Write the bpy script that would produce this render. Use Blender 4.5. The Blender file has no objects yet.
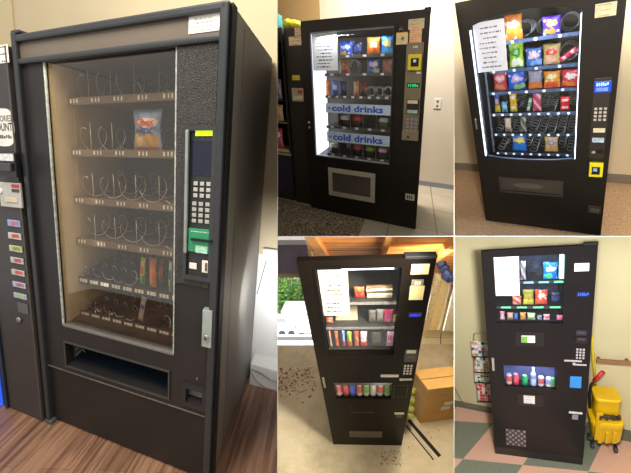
import bpy, bmesh, math, random
from mathutils import Vector, Matrix
random.seed(7)
SC = bpy.context.scene
COL = SC.collection
R_ = math.radians
# ------------------------------------------------------------------ camera
F = 370.0; CX, CY = 315.5, 236.5
PITCH = R_(20)
CAM = Vector((0, 0, 2.0))
RIGHT = Vector((1, 0, 0)); FWD = Vector((0, math.cos(PITCH), -math.sin(PITCH))); DOWN = Vector((0, -math.sin(PITCH), -math.cos(PITCH)))
def c2w(v): return CAM + RIGHT*v[0] + DOWN*v[1] + FWD*v[2]
def c2wd(v): return RIGHT*v[0] + DOWN*v[1] + FWD*v[2]
cd = bpy.data.cameras.new('camera'); cam = bpy.data.objects.new('camera', cd); COL.objects.link(cam)
cam.location = CAM; cam.rotation_euler = (R_(90)-PITCH, 0, 0)
cd.sensor_width = 36; cd.lens = F/631*36; cd.clip_start = 0.02; cd.clip_end = 300
SC.camera = cam
SC.view_settings.view_transform = 'Standard'; SC.view_settings.look = 'None'
SC.view_settings.gamma = 1; SC.view_settings.exposure = 0; SC.view_settings.use_curve_mapping = False
# ------------------------------------------------------------------ materials
def lin(c):
    if isinstance(c, str):
        c = c.lstrip('#'); c = tuple(int(c[i:i+2], 16) for i in (0, 2, 4))
    o = []
    for v in c:
        v = v/255.0
        o.append(v/12.92 if v <= .04045 else ((v+.055)/1.055)**2.4)
    return o
_mc = {}
def M(col, rough=.5, metal=0.0, var=.10, scale=25.0, emit=0.0, spec=.5, bump=0.0, bscale=200.0, stretch=None):
    key = (str(col), rough, metal, var, scale, emit, spec, bump, bscale, str(stretch))
    if key in _mc: return _mc[key]
    m = bpy.data.materials.new('surface'); m.use_nodes = True
    nt = m.node_tree; b = nt.nodes['Principled BSDF']
    l = lin(col)
    b.inputs['Roughness'].default_value = rough; b.inputs['Metallic'].default_value = metal
    b.inputs['Specular IOR Level'].default_value = spec
    tc = nt.nodes.new('ShaderNodeTexCoord'); mp = nt.nodes.new('ShaderNodeMapping')
    nt.links.new(tc.outputs['Object'], mp.inputs['Vector'])
    if stretch: mp.inputs['Scale'].default_value = stretch
    nz = nt.nodes.new('ShaderNodeTexNoise'); nz.inputs['Scale'].default_value = scale; nz.inputs['Detail'].default_value = 4
    nt.links.new(mp.outputs['Vector'], nz.inputs['Vector'])
    rp = nt.nodes.new('ShaderNodeValToRGB')
    rp.color_ramp.elements[0].position = .3; rp.color_ramp.elements[1].position = .7
    rp.color_ramp.elements[0].color = [max(0, v*(1-var)) for v in l]+[1]
    rp.color_ramp.elements[1].color = [min(1, v*(1+var)) for v in l]+[1]
    nt.links.new(nz.outputs['Fac'], rp.inputs['Fac'])
    nt.links.new(rp.outputs['Color'], b.inputs['Base Color'])
    if emit:
        b.inputs['Emission Color'].default_value = l+[1]; b.inputs['Emission Strength'].default_value = emit
    if bump:
        n2 = nt.nodes.new('ShaderNodeTexNoise'); n2.inputs['Scale'].default_value = bscale
        nt.links.new(mp.outputs['Vector'], n2.inputs['Vector'])
        bp = nt.nodes.new('ShaderNodeBump'); bp.inputs['Strength'].default_value = bump; bp.inputs['Distance'].default_value = .01
        nt.links.new(n2.outputs['Fac'], bp.inputs['Height']); nt.links.new(bp.outputs['Normal'], b.inputs['Normal'])
    _mc[key] = m
    return m
def glassmat(refl=.08, tint=(1, 1, 1), rough=.02, fres=.12):
    m = bpy.data.materials.new('window_glass'); m.use_nodes = True; nt = m.node_tree
    nt.nodes.remove(nt.nodes['Principled BSDF']); out = nt.nodes['Material Output']
    t = nt.nodes.new('ShaderNodeBsdfTransparent'); t.inputs['Color'].default_value = (*tint, 1)
    g = nt.nodes.new('ShaderNodeBsdfGlossy'); g.inputs['Roughness'].default_value = rough
    lw = nt.nodes.new('ShaderNodeLayerWeight'); lw.inputs['Blend'].default_value = .15
    ad = nt.nodes.new('ShaderNodeMath'); ad.operation = 'MULTIPLY_ADD'; ad.inputs[1].default_value = fres; ad.inputs[2].default_value = refl
    nt.links.new(lw.outputs['Fresnel'], ad.inputs[0])
    mx = nt.nodes.new('ShaderNodeMixShader')
    nt.links.new(ad.outputs[0], mx.inputs[0]); nt.links.new(t.outputs[0], mx.inputs[1]); nt.links.new(g.outputs[0], mx.inputs[2])
    nt.links.new(mx.outputs[0], out.inputs['Surface'])
    return m
def ramp2(nt, fac, stops):
    rp = nt.nodes.new('ShaderNodeValToRGB'); e = rp.color_ramp.elements
    while len(e) < len(stops): e.new(.5)
    for i, (p, c) in enumerate(stops):
        e[i].position = p; e[i].color = lin(c)+[1]
    nt.links.new(fac, rp.inputs['Fac']); return rp.outputs['Color']
# ------------------------------------------------------------------ rooms: a frame (origin, right, depth, up) each
def rod(r):
    t = math.sqrt(sum(a*a for a in r))
    return Matrix.Rotation(t, 3, Vector(r))
class Room:
    def __init__(s, p, W, sk, H=1.83, vp=None, d=None, bounds=None):
        m = rod(p[:3]); t = Vector(p[3:6])
        ex = m @ Vector((1, 0, 0)); dn = m @ Vector((sk, 1, 0))
        if vp: ey = Vector(((vp[0]-CX)/F, (vp[1]-CY)/F, 1)).normalized()
        else: ey = (m @ Vector(d)).normalized()
        s.O = (t+dn)*H; s.ex, s.ey, s.ez = ex, ey, -dn; s.W = W*H; s.H = H
        s.B = Matrix((ex, ey, -dn)).transposed(); s.Bi = s.B.inverted()
        s.bounds = bounds
    def ray(s, x, y): return Vector(((x-CX)/F, (y-CY)/F, 1))
    def w(s, v): return c2w(s.O + s.B @ Vector(v))
    def hit(s, x, y, axis, val):                     # local point on the plane local[axis]=val
        o = s.Bi @ (-s.O); dd = s.Bi @ s.ray(x, y)
        k = (val-o[axis])/dd[axis]
        return o + dd*k
    def P(s, x, y, Y=0.0):
        v = s.hit(x, y, 1, Y); return v.x, v.z
    def G(s, x, y, Z=0.0):
        v = s.hit(x, y, 2, Z); return v.x, v.y
    def loc(s, x, y, zc): return s.Bi @ (s.ray(x, y)*zc - s.O)
    def on(s, x, y, p0, u, v):                       # ray against a plane through local p0 spanned by u, v
        n = Vector(u).cross(Vector(v)); o = s.Bi @ (-s.O); dd = s.Bi @ s.ray(x, y)
        k = (Vector(p0)-o).dot(n)/dd.dot(n); return o+dd*k
    def rect(s, tl, br, Y=0.0):
        a, b = s.P(*tl, Y), s.P(*br, Y)
        return min(a[0], b[0]), max(a[0], b[0]), min(a[1], b[1]), max(a[1], b[1])
    def planes(s):
        o = []
        xl, xr, yt, yb = s.bounds
        if xl is not None: o.append(c2wd((-1, 0, (xl-CX)/F)))
        if xr is not None: o.append(c2wd((1, 0, -(xr-CX)/F)))
        if yt is not None: o.append(c2wd((0, -1, (yt-CY)/F)))
        if yb is not None: o.append(c2wd((0, 1, -(yb-CY)/F)))
        return o
XB1, XB2, YB = 277.6, 454.0, 236.4
R1 = Room([0.21574, 0.38105, 0.05514, -0.66018, -0.43966, 0.81231], .567, -.10237, d=(-.1465, -.01386, .4096), bounds=(None, XB1, None, None))
R2 = Room([0.44212, 0.57732, 0.09958, -0.07646, -1.08514, 1.86579], .6626, .02205, vp=(416, 84), bounds=(XB1, XB2, None, YB))
R3 = Room([0.80775, 0.68014, -0.0992, 0.51268, -0.78652, 1.34068], .4812, .06243, vp=(600, -20), bounds=(XB2, None, None, YB))
R4 = Room([0.76968, 0.06857, -0.06193, -0.03417, 0.04386, 0.66113], .2454, .0189, vp=(345, 60), bounds=(XB1, XB2, YB, None))
R5 = Room([0.44739, 0.3645, -0.16473, 0.53851, 0.04735, 1.20509], .3154, .0029, vp=(500, 150), bounds=(XB2, None, YB, None))
# ------------------------------------------------------------------ mesh builder (all in a room's own frame)
_txt = {}
def textgeo(t, bold=0.0):
    if (t, bold) in _txt: return _txt[(t, bold)]
    c = bpy.data.curves.new('letters', 'FONT'); c.body = t; c.offset = bold; c.resolution_u = 2
    o = bpy.data.objects.new('letters', c); COL.objects.link(o)
    dg = bpy.context.evaluated_depsgraph_get(); me = o.evaluated_get(dg).to_mesh()
    vs = [v.co.copy() for v in me.vertices]; fs = [tuple(p.vertices) for p in me.polygons]
    o.evaluated_get(dg).to_mesh_clear(); bpy.data.objects.remove(o); bpy.data.curves.remove(c)
    _txt[(t, bold)] = (vs, fs); return vs, fs
class MB:
    def __init__(s, R): s.R = R; s.bm = bmesh.new(); s.smooth = set()
    def face(s, vs, mi=0, smooth=False):
        try: f = s.bm.faces.new(vs)
        except ValueError: return None
        f.material_index = mi; f.smooth = smooth; return f
    def poly(s, pts, mi=0): return s.face([s.bm.verts.new(p) for p in pts], mi)
    def box(s, x0, x1, y0, y1, z0, z1, bev=0.0, mi=0, seg=2):
        b = bmesh.new()
        r = bmesh.ops.create_cube(b, size=1)
        for v in b.verts: v.co = Vector((x0 if v.co.x < 0 else x1, y0 if v.co.y < 0 else y1, z0 if v.co.z < 0 else z1))
        if bev: bmesh.ops.bevel(b, geom=b.edges[:], offset=bev, segments=seg, profile=.5, affect='EDGES')
        s.add(b, mi); return s
    def add(s, b, mi=0, mat=None, smooth=False):
        mp = {}
        for v in b.verts: mp[v] = s.bm.verts.new(mat @ v.co if mat else v.co)
        for f in b.faces: s.face([mp[v] for v in f.verts], mi, smooth)
        b.free()
    def prism(s, pts, y0, y1, mi=0, bev=0.0):        # polygon in X,Z extruded along the depth
        b = bmesh.new()
        A = [b.verts.new((x, y0, z)) for x, z in pts]; C = [b.verts.new((x, y1, z)) for x, z in pts]
        n = len(pts); b.faces.new(A); b.faces.new(C[::-1])
        for i in range(n): b.faces.new((A[i], C[i], C[(i+1) % n], A[(i+1) % n]))
        if bev: bmesh.ops.bevel(b, geom=b.edges[:], offset=bev, segments=2, affect='EDGES')
        s.add(b, mi); return s
    def loft(s, top, vec, mi=0):                     # polygon of local points swept by a vector
        A = [s.bm.verts.new(Vector(p)) for p in top]; C = [s.bm.verts.new(Vector(p)+Vector(vec)) for p in top]
        n = len(A); s.face(A, mi); s.face(C[::-1], mi)
        for i in range(n): s.face((A[i], C[i], C[(i+1) % n], A[(i+1) % n]), mi)
        return s
    def hexa(s, bot, top, mi=0):
        A = [s.bm.verts.new(Vector(p)) for p in bot]; C = [s.bm.verts.new(Vector(p)) for p in top]; n = len(A)
        s.face(A[::-1], mi); s.face(C, mi)
        for i in range(n): s.face((A[i], A[(i+1) % n], C[(i+1) % n], C[i]), mi)
        return s
    def holed(s, x0, x1, z0, z1, y0, y1, holes, mi=0, back=False):
        xs = sorted({x0, x1, *[h[0] for h in holes], *[h[1] for h in holes]}); zs = sorted({z0, z1, *[h[2] for h in holes], *[h[3] for h in holes]})
        xs = [x for x in xs if x0 <= x <= x1]; zs = [z for z in zs if z0 <= z <= z1]
        V = {}
        def v(i, j, k):
            if (i, j, k) not in V: V[(i, j, k)] = s.bm.verts.new((xs[i], (y0, y1)[k], zs[j]))
            return V[(i, j, k)]
        def solid(i, j):
            if i < 0 or j < 0 or i >= len(xs)-1 or j >= len(zs)-1: return False
            cx, cz = (xs[i]+xs[i+1])/2, (zs[j]+zs[j+1])/2
            return not any(h[0] < cx < h[1] and h[2] < cz < h[3] for h in holes)
        for i in range(len(xs)-1):
            for j in range(len(zs)-1):
                if back: s.face((v(i, j, 1), v(i, j+1, 1), v(i+1, j+1, 1), v(i+1, j, 1)), mi)
                if not solid(i, j): continue
                s.face((v(i, j, 0), v(i+1, j, 0), v(i+1, j+1, 0), v(i, j+1, 0)), mi)
                if not back: s.face((v(i, j, 1), v(i, j+1, 1), v(i+1, j+1, 1), v(i+1, j, 1)), mi)
                if not solid(i-1, j): s.face((v(i, j, 0), v(i, j+1, 0), v(i, j+1, 1), v(i, j, 1)), mi)
                if not solid(i+1, j): s.face((v(i+1, j, 0), v(i+1, j, 1), v(i+1, j+1, 1), v(i+1, j+1, 0)), mi)
                if not solid(i, j-1): s.face((v(i, j, 0), v(i, j, 1), v(i+1, j, 1), v(i+1, j, 0)), mi)
                if not solid(i, j+1): s.face((v(i, j+1, 0), v(i+1, j+1, 0), v(i+1, j+1, 1), v(i, j+1, 1)), mi)
        return s
    def tube(s, pts, r, n=6, closed=False, mi=0, r1=None):
        pts = [Vector(p) for p in pts]; m = len(pts); rings = []; up = None
        for i, p in enumerate(pts):
            t = (pts[(i+1) % m]-pts[i-1]) if closed else (pts[min(i+1, m-1)]-pts[max(i-1, 0)])
            if t.length < 1e-9: t = Vector((0, 0, 1))
            t.normalize()
            if up is None: up = t.orthogonal().normalized()
            up = (up-t*up.dot(t)); up = up.normalized() if up.length > 1e-6 else t.orthogonal().normalized()
            sd = t.cross(up); rr = r if r1 is None else r+(r1-r)*i/(m-1)
            rings.append([s.bm.verts.new(p+(up*math.cos(a)+sd*math.sin(a))*rr) for a in [2*math.pi*k/n for k in range(n)]])
        for i in range(m if closed else m-1):
            A, C = rings[i], rings[(i+1) % m]
            for k in range(n): s.face((A[k], A[(k+1) % n], C[(k+1) % n], C[k]), mi, True)
        if not closed: s.face(rings[0][::-1], mi); s.face(rings[-1], mi)
        return s
    def lathe(s, c, axis, prof, n=16, mi=0, mis=None):   # prof: (radius, height along the axis)
        a = Vector(axis).normalized(); u = a.orthogonal().normalized(); v = a.cross(u); c = Vector(c); rings = []
        for r, h in prof: rings.append([s.bm.verts.new(c+a*h+(u*math.cos(t)+v*math.sin(t))*r) for t in [2*math.pi*k/n for k in range(n)]])
        for i in range(len(prof)-1):
            for k in range(n): s.face((rings[i][k], rings[i][(k+1) % n], rings[i+1][(k+1) % n], rings[i+1][k]), mis[i] if mis else mi, True)
        s.face(rings[0][::-1], mis[0] if mis else mi); s.face(rings[-1], mis[-1] if mis else mi)
        return s
    def blob(s, c, rx, ry, rz, mi=0, sub=2, jit=0.0, rnd=None):
        b = bmesh.new(); bmesh.ops.create_icosphere(b, subdivisions=sub, radius=1)
        for v in b.verts:
            k = 1+(rnd.uniform(-jit, jit) if rnd else 0)
            v.co = Vector((c[0]+v.co.x*rx*k, c[1]+v.co.y*ry*k, c[2]+v.co.z*rz*k))
        s.add(b, mi, smooth=True); return s
    def text(s, t, x0, x1, z0, z1, y, mi=0, bold=0.0):
        vs, fs = textgeo(t, bold)
        ax, bx = min(v.x for v in vs), max(v.x for v in vs); ay, by = min(v.y for v in vs), max(v.y for v in vs)
        V = [s.bm.verts.new((x0+(v.x-ax)/(bx-ax)*(x1-x0), y, z0+(v.y-ay)/(by-ay)*(z1-z0))) for v in vs]
        for f in fs: s.face([V[i] for i in f], mi)
        return s
    def dashes(s, x0, x1, z0, z1, y, n=6, mi=0, seed=1):   # lettering too small to read
        rn = random.Random(seed); w = (x1-x0)/n
        for i in range(n):
            a = x0+i*w+w*.08; b = a+w*rn.uniform(.55, .84); c = z0+(z1-z0)*rn.choice((0, 0, .25)); d = z1-(z1-z0)*rn.choice((0, 0, .3))
            s.poly([(a, y, c), (b, y, c), (b, y, d), (a, y, d)], mi)
        return s
    def rot(s, c, ang):                              # turn everything in the X,Z plane about c
        ca, sa = math.cos(ang), math.sin(ang)
        for v in s.bm.verts:
            x, z = v.co.x-c[0], v.co.z-c[1]; v.co.x = c[0]+x*ca-z*sa; v.co.z = c[1]+x*sa+z*ca
        return s
    def build(s, name, mats, parent=None, origin=None, clip=False, **props):
        bm = s.bm; R = s.R
        if not isinstance(mats, (list, tuple)): mats = [mats]
        for v in bm.verts: v.co = R.w(v.co)
        if clip:
            for n in R.planes():
                bmesh.ops.bisect_plane(bm, geom=bm.verts[:]+bm.edges[:]+bm.faces[:], plane_co=CAM-n.normalized()*.0015, plane_no=n, clear_outer=True)
        bmesh.ops.recalc_face_normals(bm, faces=bm.faces)
        lo = Vector((min(v.co.x for v in bm.verts), min(v.co.y for v in bm.verts), min(v.co.z for v in bm.verts)))
        hi = Vector((max(v.co.x for v in bm.verts), max(v.co.y for v in bm.verts), max(v.co.z for v in bm.verts)))
        o3 = R.w(origin) if origin is not None else Vector(((lo.x+hi.x)/2, (lo.y+hi.y)/2, lo.z))
        for v in bm.verts: v.co -= o3
        me = bpy.data.meshes.new(name); bm.to_mesh(me); bm.free()
        for m in mats: me.materials.append(m)
        o = bpy.data.objects.new(name, me); COL.objects.link(o)
        if parent is not None:
            o.parent = parent; pw = parent['_w']; o.location = o3-Vector(pw)
        else: o.location = o3
        o['_w'] = tuple(o3)
        for k, v in props.items(): o[k] = v
        return o
def thing(R, name, label, cat, base, group=None):
    o = bpy.data.objects.new(name, None); COL.objects.link(o); o.empty_display_size = .1
    p = R.w(base); o.location = p; o['_w'] = tuple(p); o['label'] = label; o['category'] = cat
    if group: o['group'] = group
    return o
def light(kind, R, cc, aim, energy, size=.5, col=(1, 1, 1), sizey=None, spread=None, name='lamp'):
    l = bpy.data.lights.new(name, kind); l.energy = energy; l.color = col
    if kind == 'AREA':
        l.size = size
        if sizey: l.shape = 'RECTANGLE'; l.size_y = sizey
        if spread: l.spread = R_(spread)
    elif kind != 'SUN': l.shadow_soft_size = size
    o = bpy.data.objects.new(name, l); COL.objects.link(o)
    p = c2w(cc) if R is None else R.w(cc); q = c2w(aim) if R is None else R.w(aim)
    o.location = p; o.rotation_euler = (q-p).to_track_quat('-Z', 'Y').to_euler()
    return o
# ------------------------------------------------------------------ shared builders
def bag_geo(mb, x0, x1, z0, z1, Y, pat, t=None, nx=10, nz=14, pinch=.06, crimp=.05):
    w, h = x1-x0, z1-z0; t = t if t is not None else min(w, h)*.32
    for side in (-1, 1):
        V = [[None]*(nx+1) for _ in range(nz+1)]
        for j in range(nz+1):
            v = j/nz; wob = 1-pinch*math.sin(math.pi*v)+.02*math.sin(9*v)
            for i in range(nx+1):
                u = i/nx
                bulge = max(0, 1-abs(2*u-1)**2.6)*max(0, 1-abs(2*v-1)**3.2)
                x = (x0+x1)/2+(u-.5)*w*wob
                y = Y+side*(t/2*bulge+.0006)+.10*t*math.sin(13*u+7*v)*bulge
                z = z0+v*h+(.018*h*math.sin(u*7) if j == nz else 0)
                V[j][i] = mb.bm.verts.new((x, y, z))
        for j in range(nz):
            for i in range(nx):
                u, v = (i+.5)/nx, (j+.5)/nz
                f = (V[j][i], V[j][i+1], V[j+1][i+1], V[j+1][i])
                mb.face(f if side < 0 else f[::-1], pat(u, v) if side < 0 else 0, True)
    bmesh.ops.remove_doubles(mb.bm, verts=mb.bm.verts, dist=.0014)
def pat_chips(u, v, s=0):
    h = math.sin(s*12.9898)*43758.5; a = h-math.floor(h); h2 = math.sin(s*78.233)*12543.7; b = h2-math.floor(h2)
    if v > .93 or v < .05: return 0
    t = math.atan2(v-.62, (u-.5)*1.2); w = 1+.22*math.sin(3*t+6*a)+.12*math.sin(7*t+9*b)
    e = math.hypot((u-.5-.1*(a-.5))/(.30+.10*a), (v-.64)/(.13+.06*b))
    if e < .45*w: return 3
    if e < w: return 1
    q = math.hypot((u-.3-.4*b)/.34, (v-.22)/.16)
    if q < 1+.3*math.sin(5*t+8*a): return 2
    n = math.sin(91.7*round(u*14)+37.3*round(v*18)+s)*4375.5
    return 3 if (n-math.floor(n)) < .07 else 0
def pat_band(u, v):
    if .38 < v < .72: return 1
    if v < .3 and abs(u-.5) < .36: return 2
    return 0
def pat_stick(u, v):
    k = int(v*6)
    return (0, 1, 0, 2, 1, 0)[min(k, 5)] if .15 < u < .85 else 0
def pat_diag(u, v):
    s = (u+v*1.6) % 1.0
    return 1 if s < .28 else (2 if .55 < s < .78 else 0)
def pat_split(u, v): return 2 if v < .4 else (1 if .45 < v < .75 and .2 < u < .8 else 0)
PAT = {'chips': pat_chips, 'band': pat_band, 'stick': pat_stick, 'diag': pat_diag, 'split': pat_split}
_bn = [0]
def mixc(a, b, t):
    a, b = a.lstrip('#'), b.lstrip('#')
    return '#'+''.join('%02x' % round(int(a[i:i+2], 16)*(1-t)+int(b[i:i+2], 16)*t) for i in (0, 2, 4))
def bag(R, tl, br, Y, cols, name, label, cat, group, pat='chips', floor=None, rot=0, t=None, clip=False, mats=None, gloss=.35):
    x0, x1, z0, z1 = R.rect(tl, br, Y)
    if floor is not None and not rot and abs(z0-floor) < .09: z0 = floor+.003
    _bn[0] += 1; k = _bn[0]; pf = (lambda u, v: pat_chips(u, v, k)) if pat == 'chips' else PAT[pat]
    mb = MB(R); bag_geo(mb, x0, x1, z0, z1, Y, pf, t, 14, 18)
    if rot: mb.rot(((x0+x1)/2, (z0+z1)/2), rot)
    ms = mats or [M(c, gloss, var=.22, scale=40) for c in cols]+[M(mixc(cols[1], '#f4f0ea', .55), gloss, var=.1)]
    return mb.build(name, ms, None, None, clip, label=label, category=cat, group=group)
def can(R, xc, z0, h, r, Y, cols, name, label, group, bottle=False, cat=None):
    mb = MB(R)
    if bottle: prof = [(r*.85, 0), (r, h*.05), (r, h*.35), (r*.94, h*.4), (r, h*.45), (r*.95, h*.62), (r*.45, h*.8), (r*.36, h*.88), (r*.42, h*.885), (r*.42, h*.99), (r*.3, h)]; mis = [0, 0, 0, 1, 1, 0, 0, 0, 2, 2]
    else: prof = [(r*.78, 0), (r, h*.06), (r, h*.3), (r, h*.66), (r, h*.86), (r*.8, h*.955), (r*.82, h*.985), (r*.74, h)]; mis = [0, 0, 1, 1, 0, 2, 2]
    mb.lathe((xc, Y, z0), (0, 0, 1), prof, 14, mis=mis)
    return mb.build(name, [M(c, .3, var=.15, scale=60) for c in cols], None, None, label=label, category=cat or ('bottle' if bottle else 'can'), group=group)
def coil(R, parent, xc, zc, r, y0, y1, turns, mat, wire=.0022, ph=0.0):
    n = int(turns*12); pts = [(xc+r*math.cos(ph+2*math.pi*turns*i/n), y0+(y1-y0)*i/n, zc+r*math.sin(ph+2*math.pi*turns*i/n)) for i in range(n+1)]
    return MB(R).tube(pts, wire, 4).build('coil', mat, parent)
def spans(R, Y, items, pad=.006):                   # x ranges taken by goods standing on a shelf
    o = []
    for tl, br in items:
        q = R.rect(tl, br, Y); o.append((q[0]-pad, q[1]+pad))
    return o
def taken(sp, a, b): return any(a < q and b > p for p, q in sp)
def notice(R, parent, tl, br, Y, lines=9, mat=None, name='notice', seed=1, rot=0.0, ink='#4a463f', label=None, margin=.12):
    x0, x1, z0, z1 = R.rect(tl, br, Y); rn = random.Random(seed)
    mb = MB(R); mb.box(x0, x1, Y-.0012, Y, z0, z1)
    w, h = x1-x0, z1-z0
    for i in range(lines):
        z = z1-h*(.12+.78*i/max(1, lines-1)); a = rn.uniform(margin, margin+.18); bb = rn.uniform(1-margin-.25, 1-margin)
        u = a
        while u < bb:
            l = min(rn.uniform(.05, .14), bb-u)
            hh = h*(.011 if lines > 5 else .03)*rn.uniform(.8, 1.6)
            mb.poly([(x0+u*w, Y-.0016, z-hh), (x0+(u+l)*w, Y-.0016, z-hh), (x0+(u+l)*w, Y-.0016, z+hh), (x0+u*w, Y-.0016, z+hh)], 1)
            u += l+.025
    if rot: mb.rot(((x0+x1)/2, (z0+z1)/2), rot)
    o = mb.build(name, [mat or M('#e9e6df', .7, var=.04), M(ink, .8)], parent)
    if label: o['label'] = label
    return o
def patch(R, parent, tl, br, y0, y1, mat, name, bev=0.0, label=None):
    x0, x1, z0, z1 = R.rect(tl, br, y0)
    o = MB(R).box(x0, x1, y0, y1, z0, z1, bev).build(name, mat, parent)
    if label: o['label'] = label
    return o
def keypad(R, parent, tl, br, cols, rows, Y, mat, th=.006, fill=.7, kname='key'):
    x0, x1, z0, z1 = R.rect(tl, br, Y); cw, ch = (x1-x0)/cols, (z1-z0)/rows
    for j in range(rows):
        for i in range(cols):
            xc, zc = x0+(i+.5)*cw, z0+(j+.5)*ch
            MB(R).box(xc-cw*fill/2, xc+cw*fill/2, Y-th, Y, zc-ch*fill/2, zc+ch*fill/2, min(cw, ch)*.08).build(kname, mat, parent)
def slope_top(mb, R, vp, H):                         # a casing whose top falls towards the back
    g = R.Bi @ Vector(((vp[0]-CX)/F, (vp[1]-CY)/F, 1)); sx, sz = g.x/g.y, g.z/g.y
    for v in mb.bm.verts:
        k = max(0, v.co.z/H); v.co.z += sz*max(0, v.co.y-.03)*k*k
    return mb
def frame_rect(R, x0, x1, z0, z1, t, y0, y1):
    return MB(R).holed(x0, x1, z0, z1, y0, y1, [(x0+t, x1-t, z0+t, z1-t)])
# ================================================================== the setting shared by all rooms
def structure(o, name=None): o['kind'] = 'structure'; return o
def divider(a, b, name):
    # thin board added between two rooms so their light stays apart: a, b are its two outline rows in camera axes
    mb = MB(R2)
    for p in range(1): pass
    vs = [R2.Bi @ (Vector(q)-R2.O) for q in a]; n = (Vector(a[1])-Vector(a[0])).cross(Vector(a[2])-Vector(a[0])).normalized()*.0006
    mb.loft(vs, R2.Bi @ n)
    return structure(mb.build(name, b))
plain = M('#7d776d', .9, var=.03)
kx = lambda x: (x-CX)/F
ky = lambda y: (y-CY)/F
N, FAR = 1.0, 6.5
divider([(kx(XB1)*N, -.75*N, N), (kx(XB1)*N, .75*N, N), (kx(XB1)*FAR, .75*FAR, FAR), (kx(XB1)*FAR, -.75*FAR, FAR)], plain, 'divider_center')
divider([(kx(XB2)*N, -.75*N, N), (kx(XB2)*N, .75*N, N), (kx(XB2)*FAR, .75*FAR, FAR), (kx(XB2)*FAR, -.75*FAR, FAR)], plain, 'divider_right')
divider([(kx(XB1)*N, ky(YB)*N, N), (kx(760)*N, ky(YB)*N, N), (kx(760)*FAR, ky(YB)*FAR, FAR), (kx(XB1)*FAR, ky(YB)*FAR, FAR)], plain, 'divider_middle')

# ================================================================== room 1: snack machine on plank flooring (left)
def wood_floor_mat(R):
    m = bpy.data.materials.new('wood_planks'); m.use_nodes = True; nt = m.node_tree; b = nt.nodes['Principled BSDF']
    tc = nt.nodes.new('ShaderNodeTexCoord'); mp = nt.nodes.new('ShaderNodeMapping')
    nt.links.new(tc.outputs['Object'], mp.inputs['Vector'])
    d = c2wd(R.ey); ang = math.atan2(d.y, d.x); mp.inputs['Rotation'].default_value = (0, 0, -ang)
    s2 = nt.nodes.new('ShaderNodeMapping'); s2.inputs['Scale'].default_value = (1.1, 26, 1); nt.links.new(mp.outputs['Vector'], s2.inputs['Vector'])
    nz = nt.nodes.new('ShaderNodeTexNoise'); nz.inputs['Scale'].default_value = 1.6; nz.inputs['Detail'].default_value = 7; nz.inputs['Roughness'].default_value = .65
    nt.links.new(s2.outputs['Vector'], nz.inputs['Vector'])
    br = nt.nodes.new('ShaderNodeTexBrick'); br.inputs['Scale'].default_value = 1; br.inputs['Brick Width'].default_value = 1.2; br.inputs['Row Height'].default_value = .13
    br.inputs['Mortar Size'].default_value = .0015; br.inputs['Color1'].default_value = (.2, .2, .2, 1); br.inputs['Color2'].default_value = (.8, .8, .8, 1); br.inputs['Mortar'].default_value = (0, 0, 0, 1)
    nt.links.new(mp.outputs['Vector'], br.inputs['Vector'])
    c = ramp2(nt, nz.outputs['Fac'], [(.28, '#4d372c'), (.45, '#7a5744'), (.58, '#a07a60'), (.75, '#6a4c3e')])
    mx = nt.nodes.new('ShaderNodeMixRGB'); mx.blend_type = 'OVERLAY'; mx.inputs[0].default_value = .35
    nt.links.new(c, mx.inputs[1]); nt.links.new(br.outputs['Color'], mx.inputs[2]); nt.links.new(mx.outputs[0], b.inputs['Base Color'])
    b.inputs['Roughness'].default_value = .38
    return m
R = R1
WY = .81
structure(MB(R).box(-2.2, 1.9, -1.6, WY, -.03, 0).build('floor', wood_floor_mat(R), clip=True))
wall1 = M('#d6c5a2', .85, var=.03, scale=3)
x, y = R.P(268, 255, WY)
railz = y
structure(MB(R).box(-2.2, 1.9, WY, WY+.06, railz, 3.2).build('wall_back', wall1, clip=True))
structure(MB(R).box(-2.2, 1.9, WY, WY+.06, 0, railz).build('wall_back', M('#f1eee8', .8, var=.02, scale=3), clip=True))  # white lower wall, lightened to carry the daylight on it
xc, zc = R.P(14.2, 20, WY)
structure(MB(R).box(xc-.9, xc, WY-.012, WY-.001, 1.2, 3.2).build('wall_left', M('#dac9a0', .85, var=.03, scale=3), clip=True))
white = M('#efece4', .5, var=.02)
mb = MB(R); mb.box(1.06, 1.9, WY-.022, WY-.001, railz-.028, railz+.035, .006); mb.box(1.06, 1.9, WY-.03, WY-.001, railz+.028, railz+.045, .004)
structure(mb.build('trim_1', white, clip=True))
bx, bz = R.P(277, 371, .68)
structure(MB(R).box(1.055, 1.9, .68, WY-.001, 0, bz, .006).build('baseboard_back', white, clip=True))
# cables by the wall
def cable(R, pts, r, mat, label, name='cable', clip=False):
    return MB(R).tube(pts, r, 6).build(name, mat, clip=clip, label=label, category='cable')
def smooth(pts, n=8):
    o = []; P = [Vector(p) for p in pts]
    for i in range(len(P)-1):
        a, b, c, d = P[max(i-1, 0)], P[i], P[i+1], P[min(i+2, len(P)-1)]
        for k in range(n):
            t = k/n; o.append(.5*((2*b)+(c-a)*t+(2*a-5*b+4*c-d)*t*t+(3*b-a-3*c+d)*t**3))
    o.append(P[-1]); return o
def L(R, x, y, ax, v): return tuple(R.hit(x, y, ax, v))
cable(R, smooth([L(R, 266.3, 261, 1, WY-.012), L(R, 262, 276, 1, WY-.012), L(R, 257, 294, 1, WY-.012)]), .0022, M('#4d4a46', .6), 'thin dark cable hanging down the white wall beside the large left machine')
cable(R, smooth([L(R, 250.6, 371, 1, .672), L(R, 257, 381, 1, .672), L(R, 266, 387, 1, .672), L(R, 281, 391, 1, .672)]), .0026, M('#c9c6bf', .5), 'lower pale cable curving along the white baseboard', clip=True)
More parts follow.
